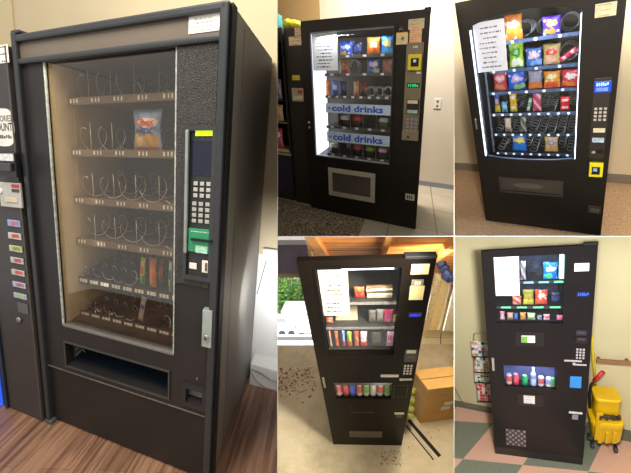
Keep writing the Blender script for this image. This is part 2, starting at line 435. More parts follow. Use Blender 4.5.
cable(R, smooth([L(R, 251.5, 369, 1, .672), L(R, 262, 373.5, 1, .672), L(R, 270, 379, 1, .672), L(R, 281, 384, 1, .672)]), .0026, M('#bdbab4', .5), 'upper pale cable curving along the white baseboard', clip=True)

black = M('#2c2a2a', .45, var=.12, scale=12)
black2 = M('#252525', .4, var=.12)
rubber = M('#141416', .6, var=.1)
steel = M('#b9bcb9', .3, metal=.8, var=.08)
wire = M('#dcd8cc', .35, metal=.2, var=.05)
# ---- the snack machine
W, H, D = R.W, 1.83, .79
vm = thing(R, 'vending_machine', 'large black snack vending machine with side greyed for glare and nearly empty spiral shelves', 'vending machine', (W/2, D/2, 0), 'snack and drink vending machines')
gx0, gx1, gz0, gz1 = R.rect((44, 62), (173.5, 354))
ox0, ox1, oz0, oz1 = R.rect((65, 341.5), (168.7, 398))
gx0 = R.P(44.5, 62)[0]; cup = R.rect((186.5, 387), (202.5, 404))
frontm = M('#6a635b', .5, var=.10, scale=8)
cav = (gx0-.005, gx1+.005, gz0-.012, gz1+.01)
mb = MB(R); mb.holed(.006, W-.004, .02, H-.006, .055, D, [cav, (ox0-.01, ox1+.01, oz0-.01, oz1+.01)], back=True)
mb.build('cabinet', M('#8f8a82', .5, var=.08, scale=6, stretch=(1, 1, .15)), vm)  # black side panel coloured grey for the glare on it
seam = sum(R.P(x, y)[1] for x, y in ((50, 365.5), (130, 391), (209, 416)))/3
MB(R).holed(.012, W-.03, seam, H-.02, 0, .055, [(gx0, gx1, gz0, gz1), (ox0, ox1, oz0, oz1), cup]).build('door', M('#282626', .45, var=.14, scale=6, spec=.4), vm)
MB(R).box(.012, W-.03, .004, .055, .012, seam-.006, .004).build('kick_panel', M('#211f1f', .45, var=.15, scale=8, spec=.4), vm)
# raised trim of the door
trimm = M('#313437', .38, var=.08)
zr = R.P(39, 60)[1]
for nm, a in (('frame_rail', (0, W-.015, -.022, .01, H-.028, H)), ('frame_rail', (.02, W-.03, -.020, .01, zr-.012, zr+.010)), ('frame_post', (-.002, .03, -.024, .05, .01, H+.012)), ('frame_post', (W-.042, W-.008, -.022, .045, .02, H))):
    MB(R).box(a[0], a[1], a[2], a[3], a[4], a[5], .008).build(nm, trimm, vm)
MB(R).box(W-.012, W+.001, .0, .05, .02, H-.004).build('door_gasket', rubber, vm)
for z in (H+.004,): MB(R).box(.0, .05, -.02, .05, z, z+.012, .003).build('hinge', trimm, vm)
MB(R).box(-.004, .05, -.03, .05, 0.0, .02, .004).build('hinge', M('#4b5256', .4), vm)
MB(R).box(.03, W-.045, -.004, 0, zr+.010, H-.028).build('header_panel', M('#675d51', .5, var=.06, scale=6), vm)  # black header coloured brown-grey for the light haze on it
notice(R, vm, (189, 14.2), (222.9, 29.8), -.005, 5, seed=3, name='sticker', ink='#b4aea6', label='white printed sticker on the header', margin=.06)
MB(R).box(gx0, gx1, .010, .013, gz0, gz1).build('glass_pane', glassmat(.085, (.88, .85, .80)), vm)
gk = M('#aab0a8', .45, var=.35, scale=60)
MB(R).box(gx0-.006, gx0+.004, -.006, .006, gz0, gz1, .003).build('window_gasket', gk, vm)
MB(R).box(gx1-.003, gx1+.003, -.003, .03, gz0, gz1).build('window_gasket', gk, vm)
MB(R).box(gx0, gx1, -.004, .03, gz0-.006, gz0+.006, .002).build('window_sill', M('#8d8d8a', .35, metal=.5), vm)
# liner of the snack compartment, its light and shade put into colours
liner = M('#43382f', .7, var=.05, scale=4)
lx = R.P(79.5, 180, .16)[0]
zl = R.P(88, 246, .12)[1]
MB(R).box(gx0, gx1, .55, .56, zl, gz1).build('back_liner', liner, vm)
MB(R).box(gx0, gx1, .55, .56, gz0, zl).build('back_liner', M('#1c1a1a', .6), vm)  # black below: dimness of the lower compartment put into the colour
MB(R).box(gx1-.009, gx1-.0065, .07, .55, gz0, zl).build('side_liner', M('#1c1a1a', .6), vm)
MB(R).box(gx0+.0005, gx0+.006, .016, .55, gz0, gz1).build('side_liner', M('#dcc59a', .6, var=.05), vm)  # beige stands for the bright doorway reflected in the glass
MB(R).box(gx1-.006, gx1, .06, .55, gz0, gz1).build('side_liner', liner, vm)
MB(R).box(lx-.03, lx-.008, .13, .15, gz0+.02, gz1-.01, .003).build('shelf_upright', M('#b0895f', .5), vm)
MB(R).box(lx-.052, lx-.036, .13, .15, gz0+.02, gz1-.01, .003).build('shelf_upright', M('#7d6a55', .5), vm)
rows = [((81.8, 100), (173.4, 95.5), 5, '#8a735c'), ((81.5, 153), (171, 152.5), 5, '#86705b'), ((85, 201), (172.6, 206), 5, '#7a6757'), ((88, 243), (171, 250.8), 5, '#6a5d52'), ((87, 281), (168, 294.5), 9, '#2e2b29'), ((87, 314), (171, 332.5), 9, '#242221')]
prod_floor = []
TAKEN = {1: spans(R, .17, [((131, 109), (166, 147))], .012), 4: spans(R, .17, [((139, 256), (147, 286)), ((149, 256), (157, 288)), ((158, 257), (164.5, 278)), ((168, 260), (173.5, 290))], .008), 5: spans(R, .12, [((137, 295), (147, 322))], .01)}
for k, (a, b, nc, cc) in enumerate(rows):
    ys = .12; zz = (R.P(*a, ys)[1]+R.P(*b, ys)[1])/2
    X0, X1 = lx-.006, gx1-.01
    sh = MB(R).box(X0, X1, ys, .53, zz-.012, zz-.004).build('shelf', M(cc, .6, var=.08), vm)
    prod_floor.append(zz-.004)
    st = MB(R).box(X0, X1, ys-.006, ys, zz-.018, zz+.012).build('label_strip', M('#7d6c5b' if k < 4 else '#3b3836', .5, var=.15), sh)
    cw = (X1-X0)/nc
    tagm = M('#f1eee6', .6)
    sp = TAKEN.get(k, [])
    for i in range(nc):
        for q in ((.15, .045), (.32, .03), (.46, .035)) if k < 4 else ((.2, .11), (.45, .14), (.72, .12)):
            xx = X0+(i+q[0])*cw; MB(R).box(xx, xx+q[1]*cw*1.6, ys-.0085, ys-.006, zz-.010, zz+.006).build('price_tag', tagm, sh)
    for i in range(nc):
        xc = X0+(i+.5)*cw; r = min(cw*.40, .055 if k < 4 else .042)
        busy = taken(sp, xc-r, xc+r); y0 = .27 if busy else .13
        coil(R, sh, xc, zz+r+.003, r, y0, .5, 2.6 if k < 4 else 4.5, wire, .0016 if k < 4 else .0015, ph=1.0+.7*i)
        if k < 4 and i < 4 and not taken(sp, xc+.035, xc+.055): MB(R).tube([(xc+.045, ys+.02, zz), (xc+.048, ys+.02, zz+.05), (xc+.045, ys+.02, zz+.12)], .0016, 4).build('pusher_rod', wire, sh)
        if k >= 4:
            if not (k == 5 and taken(sp, X0+i*cw-.002, X0+i*cw+.002)): MB(R).box(X0+i*cw-.0012, X0+i*cw+.0012, (.26 if taken(sp, X0+i*cw-.002, X0+i*cw+.002) else ys+.01), .5, zz, zz+.055).build('lane_divider', M('#2c2c2e', .5), sh)
MB(R).box(gx0+.007, lx-.056, .15, .545, gz0+.005, gz1-.004).build('side_liner', M('#d8c096', .6, var=.05), vm)  # added column, beige in place of the reflection on the glass
# floor of the compartment and chute
MB(R).box(gx0, gx1, .06, .54, gz0-.006, gz0+.004).build('chute_floor', M('#332e2a', .35, var=.3), vm)
for px, py in ((96, 327), (110, 331)):
    xx, zz = R.P(px, py, .14)
    mb = MB(R); mb.tube([(xx-.03, .14, gz0+.006), (xx-.01, .15, gz0+.03), (xx+.02, .14, gz0+.022), (xx+.04, .16, gz0+.006)], .004, 5); mb.tube([(xx-.01, .18, gz0+.006), (xx, .14, gz0+.035), (xx+.02, .12, gz0+.006)], .004, 5)
    mb.build('chute_clip', steel, vm)
# delivery opening
MB(R).box(ox0, ox1, .42, .43, oz0, oz1).build('chute_back', M('#0d1117', .4), vm)
MB(R).box(ox0, ox1, .06, .42, oz0-.008, oz0).build('chute_floor', M('#1f2b38', .3, var=.2), vm)
MB(R).box(ox0+.15, ox0+.2, .2, .25, oz0, oz1).build('chute_bracket', M('#4e5f69', .4, var=.2), vm)
for q in range(3):
    zz = oz0+.03+q*.03
    MB(R).tube([(ox0+.02, .05, zz), (ox0+.03, .09, zz+.012), (ox0+.055, .08, zz+.006)], .004, 5).build('chute_spring', M('#7f8d93', .35, metal=.5), vm)
fr = frame_rect(R, ox0-.006, ox1+.006, oz0-.006, oz1+.006, .008, -.006, .0).build('delivery_frame', M('#43413f', .4), vm)
MB(R).box(.014, W-.045, -.004, .0, seam-.006, seam-.001).build('seam_strip', M('#7a766f', .4, metal=.4, var=.3, scale=80), vm)
# control panel
px0, px1, pz0, pz1 = R.rect((177.5, 40), (212, 350))
px1 = W-.045
bx0, bx1, bz0, bz1 = R.rect((187, 126), (212, 280.7)); bx1 = R.P(218.8, 126)[0]
MB(R).box(gx1+.004, px1, -.008, 0, bz0-.03, zr-.012, .003).build('control_panel', M('#3a3632', .42, var=.3, scale=90, bump=.9, bscale=260), vm)
mb = frame_rect(R, bx0, bx1, bz0, bz1, .016, -.022, -.008); mb.build('bezel', M('#34383a', .4), vm)
MB(R).box(bx0+.016, bx1-.016, -.012, -.008, bz0+.016, bz1-.016).build('bezel_plate', M('#2b2d30', .4), vm)
MB(R).box(bx0+.006, bx0+.020, -.03, -.012, bz0+.1, bz1-.012, .005).build('bezel_post', M('#8c9490', .35, var=.1), vm)
o = patch(R, vm, (195.5, 130.2), (214, 135.8), -.016, -.012, M('#c8f000', .4, emit=.75, var=.04), 'display'); o['label'] = 'glowing yellow-green display'
patch(R, vm, (192, 141), (216, 176.3), -.0145, -.012, M('#1d2033', .15, var=.2), 'screen')
keypad(R, vm, (193, 180.2), (211.7, 199.2), 3, 3, -.013, M('#b4b2ab', .4), .006, .66)
keypad(R, vm, (191.6, 200.2), (210.6, 224.8), 3, 4, -.013, M('#a9a7a0', .4), .006, .66)
acc = patch(R, vm, (188.4, 227.9), (212.5, 254.5), -.02, -.012, M('#2f8f63', .4, var=.12), 'bill_acceptor', .002); acc['label'] = 'green note acceptor with a black slot'
patch(R, acc, (190.5, 238.6), (211, 243), -.03, -.02, M('#0b0b0c', .4), 'bill_slot')
patch(R, acc, (195.5, 245.5), (207, 254), -.0215, -.02, M('#a8d6bd', .5, var=.3, scale=120), 'bill_picture')
x0, x1, z0, z1 = R.rect((191, 230.5), (210.5, 233.5), -.02)
MB(R).dashes(x0, x1, z0, z1, -.0208, 9).build('lettering', M('#d6efe0', .5), acc)
patch(R, vm, (189, 262.7), (196.4, 269.8), -.02, -.012, M('#e4e2da', .4), 'coin_button', .003)
cs = patch(R, vm, (201.8, 260.5), (209.2, 273.8), -.02, -.012, M('#e6dfd0', .4), 'coin_slot', .003)
patch(R, cs, (205, 263), (206.8, 271.5), -.0215, -.02, M('#5d5548', .4), 'slot_gap')
h = patch(R, vm, (202.3, 309.5), (210.8, 349), -.028, 0, M('#b4c0bc', .35, metal=.5, var=.15), 'handle', .004)
xx, zz = R.P(205.7, 338.2, -.03)
MB(R).lathe((xx, -.034, zz), (0, 1, 0), [(.012, 0), (.014, .002), (.014, .006)], 14).build('lock', steel, h)
MB(R).lathe((xx, -.036, zz), (0, 1, 0), [(.005, 0), (.005, .002)], 10).build('keyhole', M('#4b2f28', .4), h)
c0 = R.rect((183.2, 380), (206.5, 412))
frame_rect(R, cup[0]-.02, cup[1]+.02, cup[2]-.028, cup[3]+.022, .02, -.010, .002).build('coin_return_frame', M('#2b2a2a', .4), vm)
MB(R).box(cup[0]-.004, cup[1]+.004, .03, .05, cup[2]-.004, cup[3]+.004).build('coin_return', M('#81878a', .3, var=.3, scale=40), vm)
MB(R).lathe((*[R.P(197.3, 378.6)[0]], -.004, R.P(197.3, 378.6)[1]), (0, 1, 0), [(.004, 0), (.004, .004)], 8).build('screw', steel, vm)
# rivets along the side seam
mb = MB(R); mb.box(W-.004, W-.0028, .17, .174, .05, H-.03); mb.build('side_seam', M('#6d685f', .5), vm)
# ---- snacks in it
G1 = 'snacks in the large left machine'
def snack(R, *a, **k): return bag(R, *a, **k)
f = prod_floor
x0, x1, z0, z1 = R.rect((133, 109), (163, 147.5), .17)
z0 = f[1]+.003; z1 = R.P(150, 108.5, .17)[1]
mb = MB(R)
def pat_mix(u, v):
    if v > .94 or v < .04: return 0
    if v < .13: return 3
    if ((u-.56)/.36)**2+((v-.69)/.11)**2 < 1: return 1
    if ((u-.68)/.26)**2+((v-.28)/.16)**2 < 1: return 2
    if ((u-.24)/.19)**2+((v-.28)/.17)**2 < 1: return 4
    return 0
bag_geo(mb, x0, x1, z0, z1, .17, pat_mix, .06, 22, 28, .10)
mb.text('Chex', x0+(x1-x0)*.24, x0+(x1-x0)*.84, z0+(z1-z0)*.62, z0+(z1-z0)*.77, .132, 5, .03)
mb.text('MIX', x0+(x1-x0)*.26, x0+(x1-x0)*.8, z0+(z1-z0)*.44, z0+(z1-z0)*.56, .133, 6, .03)
mb.build('snack_bag', [M(c, .35, var=.15) for c in ('#93a9d0', '#f0dcd0', '#d9a452', '#b06a3c', '#d8b070')]+[M('#e24a1c', .5), M('#38508c', .5)], label='blue party mix bag with red lettering alone on the second shelf', category='snack bag', group=G1)
bag(R, (140.3, 256.5), (145.5, 286), .17, ('#c9d23a', '#e0562a', '#5fae3a'), 'snack_bag', 'yellow-green narrow bag, leftmost of the snacks on the fifth shelf of the large left machine', 'snack bag', G1, 'split', f[4], rot=-.06, t=.03)
bag(R, (149.3, 256.8), (156.8, 288.2), .17, ('#e07a28', '#f08a22', '#e9a95a'), 'snack_bag', 'orange narrow bag right beside the yellow-green one on the fifth shelf', 'snack bag', G1, 'band', f[4], t=.03)
bag(R, (158.8, 257.5), (163.5, 278), .2, ('#9a5a34', '#d9742a', '#7a6a56'), 'snack_bag', 'brown-orange bag half hidden behind the bright orange one on the fifth shelf', 'snack bag', G1, 'band', f[4], t=.03)
bag(R, (169, 260), (172.6, 290), .15, ('#d8d6bd', '#4f6b7c', '#a9b86a'), 'snack_bag', 'pale bag at the right end of the fifth shelf by the window edge', 'snack bag', G1, 'split', f[4], t=.025)
bag(R, (139.5, 295), (145, 322), .123, ('#8f8fa8', '#c49a5e', '#35507e'), 'candy_bar', 'tilted candy bar alone on the bottom spiral shelf of the large left machine', 'candy bar', G1, 'stick', rot=-.22, t=.006)
# ---- the drink machine at the left edge
nb = thing(R, 'vending_machine', 'dark drink vending machine at the left photo edge with a column of drink buttons', 'vending machine', (-.5, .4, 0), 'snack and drink vending machines')
nx1 = R.P(10.5, 44.5, -.03)[0]; nz1 = R.P(10.5, 44.5, -.03)[1]; cx0 = R.P(9.5, 410, -.03)[0]
nx1 = min(nx1, -.02)
YF = -.03
MB(R).box(-1.0, nx1, .03, .78, .01, nz1, .004).build('cabinet', M('#26272b', .5), nb)
MB(R).box(cx0+.004, nx1-.002, YF, .03, .0, nz1-.002, .006).build('control_column', M('#3a3738', .42, var=.1), nb)
MB(R).box(nx1-.012, nx1, YF-.004, .03, 0, nz1, .003).build('column_edge', M('#4d4642', .4), nb)
MB(R).box(-1.0, cx0-.022, YF, .03, .0, nz1-.002, .006).build('front_panel', M('#17202f', .3, var=.1), nb)
MB(R).box(cx0-.02, cx0, YF-.012, .03, .0, nz1-.002, .005).build('front_post', M('#26303f', .35), nb)
p = R.rect((-8, 352), (4.6, 411), YF)
MB(R).box(-.98, p[1], YF-.004, YF, p[2], p[3]).build('lit_panel', M('#1d4fd0', .4, emit=.9, var=.35, scale=6), nb)['label'] = 'glowing blue panel'
notice(R, nb, (-1.5, 45.5), (9.5, 62.4), YF-.001, 3, seed=8, name='sticker', ink='#2b2724', label='white sticker with dark bars')
# rounded white sticker with the writing
q0, q1, q2, q3 = R.rect((-9.5, 109), (16.3, 146.5), YF)
mb = MB(R); rr = (q1-q0)/2; pts = []
for i in range(24):
    a = 2*math.pi*i/24; pts.append(((q0+q1)/2+rr*math.copysign(abs(math.cos(a))**.6, math.cos(a)), (q2+q3)/2+(q3-q2)/2*math.copysign(abs(math.sin(a))**.7, math.sin(a))))
mb.prism(pts, YF-.002, YF)
t0 = R.rect((-8.2, 115.8), (12.8, 121.4), YF-.002); mb.text('CALORIES', q0+.006, q1-.012, t0[2], t0[3], YF-.0026, 1, .01)
t0 = R.rect((-5, 123), (13.6, 131), YF-.002); mb.text('COUNT', q0+.006, q1-.010, t0[2], t0[3], YF-.0026, 1, .02)
t0 = R.rect((-3, 135), (12, 138.5), YF-.002); mb.dashes(q0+.02, q1-.018, t0[2], t0[3], YF-.0026, 8, 1)
mb.build('sticker', [M('#e8e6de', .6), M('#2e2d2b', .6)], nb)['label'] = 'round-ended white calorie sticker'
bl = patch(R, nb, (-3, 152.5), (16.8, 177.5), YF-.03, YF, M('#1d1d1f', .35), 'bill_acceptor', .006)
patch(R, bl, (-3, 153.5), (13.5, 161), YF-.033, YF-.03, M('#e9ecec', .4, var=.4, scale=90), 'bill_picture')
patch(R, bl, (-3, 163), (10.5, 171.5), YF-.045, YF-.03, M('#3d3d40', .35), 'bill_mouth', .004)
cm = patch(R, nb, (-2, 182), (22, 208.5), YF-.012, YF, M('#bdbdb8', .4, var=.08), 'coin_plate', .003)
patch(R, cm, (11, 184.2), (19, 188), YF-.014, YF-.012, M('#c8343c', .5), 'coin_label')['label'] = 'red label'
patch(R, cm, (11.3, 188.8), (19.3, 192.6), YF-.014, YF-.012, M('#4b4744', .5), 'coin_label')['label'] = 'dark label'
patch(R, cm, (4.5, 197), (17, 203), YF-.016, YF-.012, M('#d8c8a8', .45), 'coin_slot', .002)
xx, zz = R.P(3.4, 190.3, YF)
MB(R).lathe((xx, YF-.018, zz), (0, 1, 0), [(.010, 0), (.012, .002), (.012, .006)], 14).build('return_button', M('#e8e8e4', .3), cm)
bc = [((13.5, 223.5), '#8fa6d8', '#d96a6a'), ((14.2, 236.3), '#c9c7c0', '#cf4a45'), ((15.3, 249), '#c3c49a', '#8d9a55'), ((16.6, 260.8), '#b9bfc8', '#c9463f'), ((17.6, 273), '#c7b9b4', '#d5584a'), ((18.7, 285.2), '#b5b6cc', '#b06a7c'), ((19.8, 296.4), '#a6b8d6', '#b7c25a')]
for (xx, yy), a, b in bc:
    e = patch(R, nb, (xx-6.6, yy-4.0), (xx+6.6, yy+4.0), YF-.008, YF, M(a, .35, var=.3, scale=70), 'drink_button', .002)
    patch(R, e, (xx-2.5, yy-2.4), (xx+4.4, yy+1.9), YF-.0095, YF-.008, M(b, .4, var=.3, scale=90), 'drink_logo')
patch(R, nb, (16.9, 302), (28.3, 315), YF-.004, YF, M('#5b5c60', .4), 'cover_plate', .002)
xx, zz = R.P(19.5, 319.5, YF)
MB(R).lathe((xx, YF-.012, zz), (0, 1, 0), [(.008, 0), (.016, .002), (.016, .012)], 14).build('lock', M('#8c9096', .3, metal=.6), nb)
# ================================================================== room 2: machine with the drinks banners on stone tiles (top middle)
def tile_floor_mat(R, org, c1, c2, mortar, bw, bh, msize=.006, var=.35, rough=.35, offset=0.0):
    m = bpy.data.materials.new('floor_tiles'); m.use_nodes = True; nt = m.node_tree; b = nt.nodes['Principled BSDF']
    g = nt.nodes.new('ShaderNodeNewGeometry')
    # room axes from world position: dot products with the floor's own axes
    o = R.w(org); n = R.B.inverted()
    rows = [c2wd(Vector((n[i][0], n[i][1], n[i][2]))) for i in (0, 1)]
    sub = nt.nodes.new('ShaderNodeVectorMath'); sub.operation = 'SUBTRACT'; sub.inputs[1].default_value = o
    nt.links.new(g.outputs['Position'], sub.inputs[0])
    cb = nt.nodes.new('ShaderNodeCombineXYZ')
    for i in (0, 1):
        d = nt.nodes.new('ShaderNodeVectorMath'); d.operation = 'DOT_PRODUCT'; d.inputs[1].default_value = rows[i]
        nt.links.new(sub.outputs[0], d.inputs[0]); nt.links.new(d.outputs['Value'], cb.inputs[i])
    br = nt.nodes.new('ShaderNodeTexBrick'); br.offset = offset; br.inputs['Scale'].default_value = 1
    br.inputs['Brick Width'].default_value = bw; br.inputs['Row Height'].default_value = bh; br.inputs['Mortar Size'].default_value = msize
    br.inputs['Color1'].default_value = (.46, .46, .46, 1); br.inputs['Color2'].default_value = (.56, .56, .56, 1); br.inputs['Mortar'].default_value = (0, 0, 0, 1)
    nt.links.new(cb.outputs[0], br.inputs['Vector'])
    nz = nt.nodes.new('ShaderNodeTexNoise'); nz.inputs['Scale'].default_value = 3; nz.inputs['Detail'].default_value = 6
    nt.links.new(cb.outputs[0], nz.inputs['Vector'])
    c = ramp2(nt, nz.outputs['Fac'], [(.3, c1), (.7, c2)])
    mx = nt.nodes.new('ShaderNodeMixRGB'); nt.links.new(br.outputs['Fac'], mx.inputs[0]); nt.links.new(c, mx.inputs[1]); mx.inputs[2].default_value = lin(mortar)+[1]
    nt.links.new(mx.outputs[0], b.inputs['Base Color']); b.inputs['Roughness'].default_value = rough
    return m, cb
R = R2
WY = 1.80
fm, _ = tile_floor_mat(R, (1.42, .07, 0), '#a39882', '#b9ac94', '#6f6350', .48, .66)
structure(MB(R).box(-1.6, 3.2, -1.2, WY, -.03, 0).build('floor', fm, clip=True))
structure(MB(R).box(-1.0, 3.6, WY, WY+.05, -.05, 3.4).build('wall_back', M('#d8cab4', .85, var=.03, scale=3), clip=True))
bz = R.P(418, 180, WY)[1]
structure(MB(R).box(.3, 3.6, WY-.015, WY-.001, 0, bz).build('baseboard_back', M('#8d9096', .5, var=.05), clip=True))
xc = R.P(320, 10, WY)[0]
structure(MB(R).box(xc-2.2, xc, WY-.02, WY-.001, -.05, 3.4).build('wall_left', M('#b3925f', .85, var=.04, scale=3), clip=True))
# door mat
mx1, my1 = R.G(364.4, 220); mx2, my2 = R.G(356, 241)
mm = bpy.data.materials.new('speckled_mat'); mm.use_nodes = True; nt = mm.node_tree; b = nt.nodes['Principled BSDF']
tc = nt.nodes.new('ShaderNodeTexCoord'); nz = nt.nodes.new('ShaderNodeTexNoise'); nz.inputs['Scale'].default_value = 55; nz.inputs['Detail'].default_value = 3
nt.links.new(tc.outputs['Object'], nz.inputs['Vector']); nt.links.new(ramp2(nt, nz.outputs['Fac'], [(.38, '#3a3027'), (.52, '#6b5a45'), (.64, '#b39c78')]), b.inputs['Base Color']); b.inputs['Roughness'].default_value = .95
MB(R).hexa([(-1.6, -1.2, .001), (mx2+.02, -1.2, .001), (mx1, my1, .001), (.02, -.02, .001), (-1.6, .2, .001)], [(-1.6, -1.2, .012), (mx2+.02, -1.2, .012), (mx1, my1, .012), (.02, -.02, .012), (-1.6, .2, .012)]).build('door_mat', mm, clip=True, label='dark speckled entrance mat on the tiles in front of a machine', category='mat')
# socket on the wall
s0 = R.rect((434.3, 98.5), (440.6, 108.8), WY)
so = MB(R).box(s0[0], s0[1], WY-.008, WY-.0005, s0[2], s0[3], .003).build('wall_socket', M('#e3d9c6', .4, var=.03), label='white double electrical outlet on the beige wall', category='outlet')
for q in (.27, .73):
    xm, zm = (s0[0]+s0[1])/2, s0[2]+(s0[3]-s0[2])*q
    MB(R).lathe((xm, WY-.0105, zm), (0, 1, 0), [(.013, 0), (.016, .0025)], 12).build('socket_face', M('#6a6c76', .4), so)
# ---- the machine
W, H, D = R.W, 1.83, .85
vm = thing(R, 'vending_machine', 'black machine with two blue cold drinks banners and a silver-framed delivery flap', 'vending machine', (W/2, D/2, 0), 'snack and drink vending machines')
gx0, gx1, gz0, gz1 = .098, .919, .597, 1.735
tr = R.rect((328.3, 167.2), (375.2, 202)); tr = (tr[0], R.P(375.1, 187)[0], R.P(329, 194.4)[1], R.P(328.3, 167.2)[1])
fb = M('#1f1b16', .4, var=.12, scale=8, spec=.35)
MB(R).holed(.004, W-.004, .02, H-.004, .05, D, [(gx0-.01, gx1+.01, gz0-.01, gz1+.01), (tr[0]+.03, tr[1]-.03, tr[2]+.03, tr[3]-.03)], back=True).build('cabinet', black2, vm)
MB(R).holed(0, W, 0.0, H, 0, .05, [(gx0, gx1, gz0, gz1), (tr[0]+.03, tr[1]-.03, tr[2]+.03, tr[3]-.03)]).build('door', fb, vm)
MB(R).box(W-.05, W+.004, -.006, .05, H-.03, H+.012, .006).build('hinge', rubber, vm)
MB(R).box(W-.012, W+.002, -.004, .045, .02, H-.02, .003).build('door_edge', rubber, vm)
MB(R).holed(gx0-.014, gx1+.014, gz0-.014, gz1+.014, -.008, .0, [(gx0, gx1, gz0, gz1)]).build('window_gasket', rubber, vm)
MB(R).box(gx0, gx1, .03, .034, gz0, gz1).build('glass_pane', glassmat(.05, (.97, .98, 1)), vm)
MB(R).box(gx0, gx1, .006, .03, gz0, gz0+.012, .002).build('window_sill', M('#c9ccd0', .3, metal=.6), vm)
MB(R).box(gx0, gx1, .006, .03, gz1-.012, gz1, .002).build('window_head', M('#8f979c', .3, metal=.5), vm)
led = M('#eef2ff', .4, emit=1.7, var=.02)
lx1 = R.P(321.5, 80, .3)[0]
MB(R).box(gx0-.004, gx0+.012, .05, .60, gz0, gz1).build('led_lit_wall', led, vm)['label'] = 'side wall glowing white under its LEDs'  # side wall lit by LEDs, its brightness put in as emission
MB(R).box(gx0, gx1, .62, .63, gz0, gz1).build('back_liner', M('#4c463c', .6, var=.1), vm)
MB(R).box(gx1-.006, gx1, .05, .62, gz0, gz1).build('side_liner', M('#6d6b64', .6), vm)
nt_ = notice(R, vm, (311.6, 32), (338, 70.4), .028, 10, M('#dde1ea', .7, var=.05), seed=21, label='printed white paper behind the glass')
shelfpx = [((339, 56), (382, 55.5)), ((324.5, 74.3), (381, 74.3)), ((325, 96.3), (388, 98)), ((326, 127), (390.6, 130)), ((329.5, 155.7), (388, 163.7))]
fl2 = []
trayd = M('#3d3a36', .55)
sx0 = R.P(327.4, 150, .1)[0]
for k, (a, b) in enumerate(shelfpx):
    ys = .10; zz = (R.P(*a, ys)[1]+R.P(*b, ys)[1])/2
    if k == 4: zz = gz0+.016
    sh = MB(R).box(sx0, gx1-.012, ys, .6, zz-.012, zz-.004).build('shelf', trayd, vm)
    fl2.append(zz-.004)
    MB(R).box(sx0, gx1-.012, ys-.006, ys, zz-.016, zz+.010).build('label_strip', M('#57524a', .5, var=.3, scale=60), sh)
    n = (4, 4, 8, 5, 5)[k]; cw = (gx1-.012-sx0)/n
    for i in range(n):
        MB(R).box(sx0+(i+.38)*cw, sx0+(i+.38)*cw+min(.035, cw*.34), ys-.009, ys-.006, zz-.010, zz+.008).build('price_tag', M('#f4f2ec', .5, var=.3, scale=120), sh)
    if k >= 3:
        for i in range(1, n): MB(R).box(sx0+i*cw-.003, sx0+i*cw+.003, ys+.002, .58, zz, zz+.13).build('lane_divider', M('#77736a', .4), sh)
    elif k < 2:
        for i in (1,): coil(R, sh, sx0+(i+.55)*cw, zz+.075, .066, .26, .56, 3.5, wire, .003)
    else:
        for i in (5, 6, 7): coil(R, sh, sx0+(i+.5)*cw, zz+.05, .044, .13, .56, 5, wire, .003)
# banners
banner = M('#dcecff', .5, var=.10, scale=9)
for (tl, br), ks in ((((325.7, 103), (391.3, 115.4)), 0), (((327, 132.5), (390.2, 145.2)), 1)):
    q = R.rect(tl, br, .075); z1 = (R.P(*tl, .075)[1]+R.P(br[0], tl[1]+2.6, .075)[1])/2; z0 = (R.P(tl[0], br[1]-2.6, .075)[1]+R.P(*br, .075)[1])/2
    mb = MB(R); mb.box(q[0], q[1], .075, .08, z0, z1)
    w, h = q[1]-q[0], z1-z0
    mb.text('cold drinks', q[0]+.10*w, q[0]+.885*w, z0+.17*h, z0+.86*h, .0742, 1, .035)
    mb.poly([(q[0]+.03*w, .0744, z0+.35*h), (q[0]+.075*w, .0744, z0+.35*h), (q[0]+.08*w, .0744, z0+.62*h), (q[0]+.035*w, .0744, z0+.6*h)], 2)
    bo = mb.build('banner', [banner, M('#1d63d8', .5, var=.1), M('#7f9fe0', .5)], vm); bo['label'] = 'light blue banner reading cold drinks'
# silver frame and flap
MB(R).holed(tr[0], tr[1], tr[2], tr[3], -.014, .0, [(tr[0]+.048, tr[1]-.048, tr[2]+.046, tr[3]-.046)]).build('flap_frame', M('#cfc6b4', .35, metal=.25, var=.05), vm)['label'] = 'silver frame'
MB(R).box(tr[0]+.032, tr[1]-.032, .012, .03, tr[2]+.032, tr[3]-.032, .004).build('delivery_flap', M('#5d564e', .4, var=.08, scale=6), vm)
# control column
cp = R.P(407, 43)[0], R.P(423.3, 90)[0]; cz0 = (R.P(401, 139.6)[1]+R.P(419.3, 141)[1])/2; cz1 = R.P(407, 43)[1]
cp = (R.P(405, 80)[0], W-.035)
MB(R).box(cp[0], cp[1], -.012, 0, cz0, cz1, .004).build('control_panel', M('#7d7158', .45, var=.06), vm)
MB(R).box(cp[0]-.004, cp[1]+.004, -.024, -.012, cz0, cz0+.085, .003).build('control_foot', M('#8d8068', .4, var=.06), vm)
xx, zz = R.P(408, 137, -.03)
MB(R).lathe((xx, -.028, zz), (0, 1, 0), [(.010, 0), (.010, .006)], 10).build('keyhole', rubber, vm)
cr = patch(R, vm, (408.3, 54.4), (421, 70.3), -.04, -.012, M('#d8c51c', .4, var=.06), 'card_reader', .004); cr['label'] = 'yellow card reader'
patch(R, cr, (411, 58.2), (418.3, 66.4), -.046, -.04, M('#17161a', .3), 'reader_face', .002)
patch(R, cr, (413.2, 59.5), (416, 62.3), -.048, -.046, M('#dfe3f2', .4), 'reader_symbol')
patch(R, vm, (416.6, 71.7), (420.6, 73.6), -.014, -.012, M('#efeae4', .5), 'sticker')
dp = patch(R, vm, (406.9, 83.2), (419.6, 87.6), -.016, -.012, M('#10201a', .3), 'display', .001)
x0, x1, z0, z1 = R.rect((407.8, 84), (418.5, 86.8), -.016)
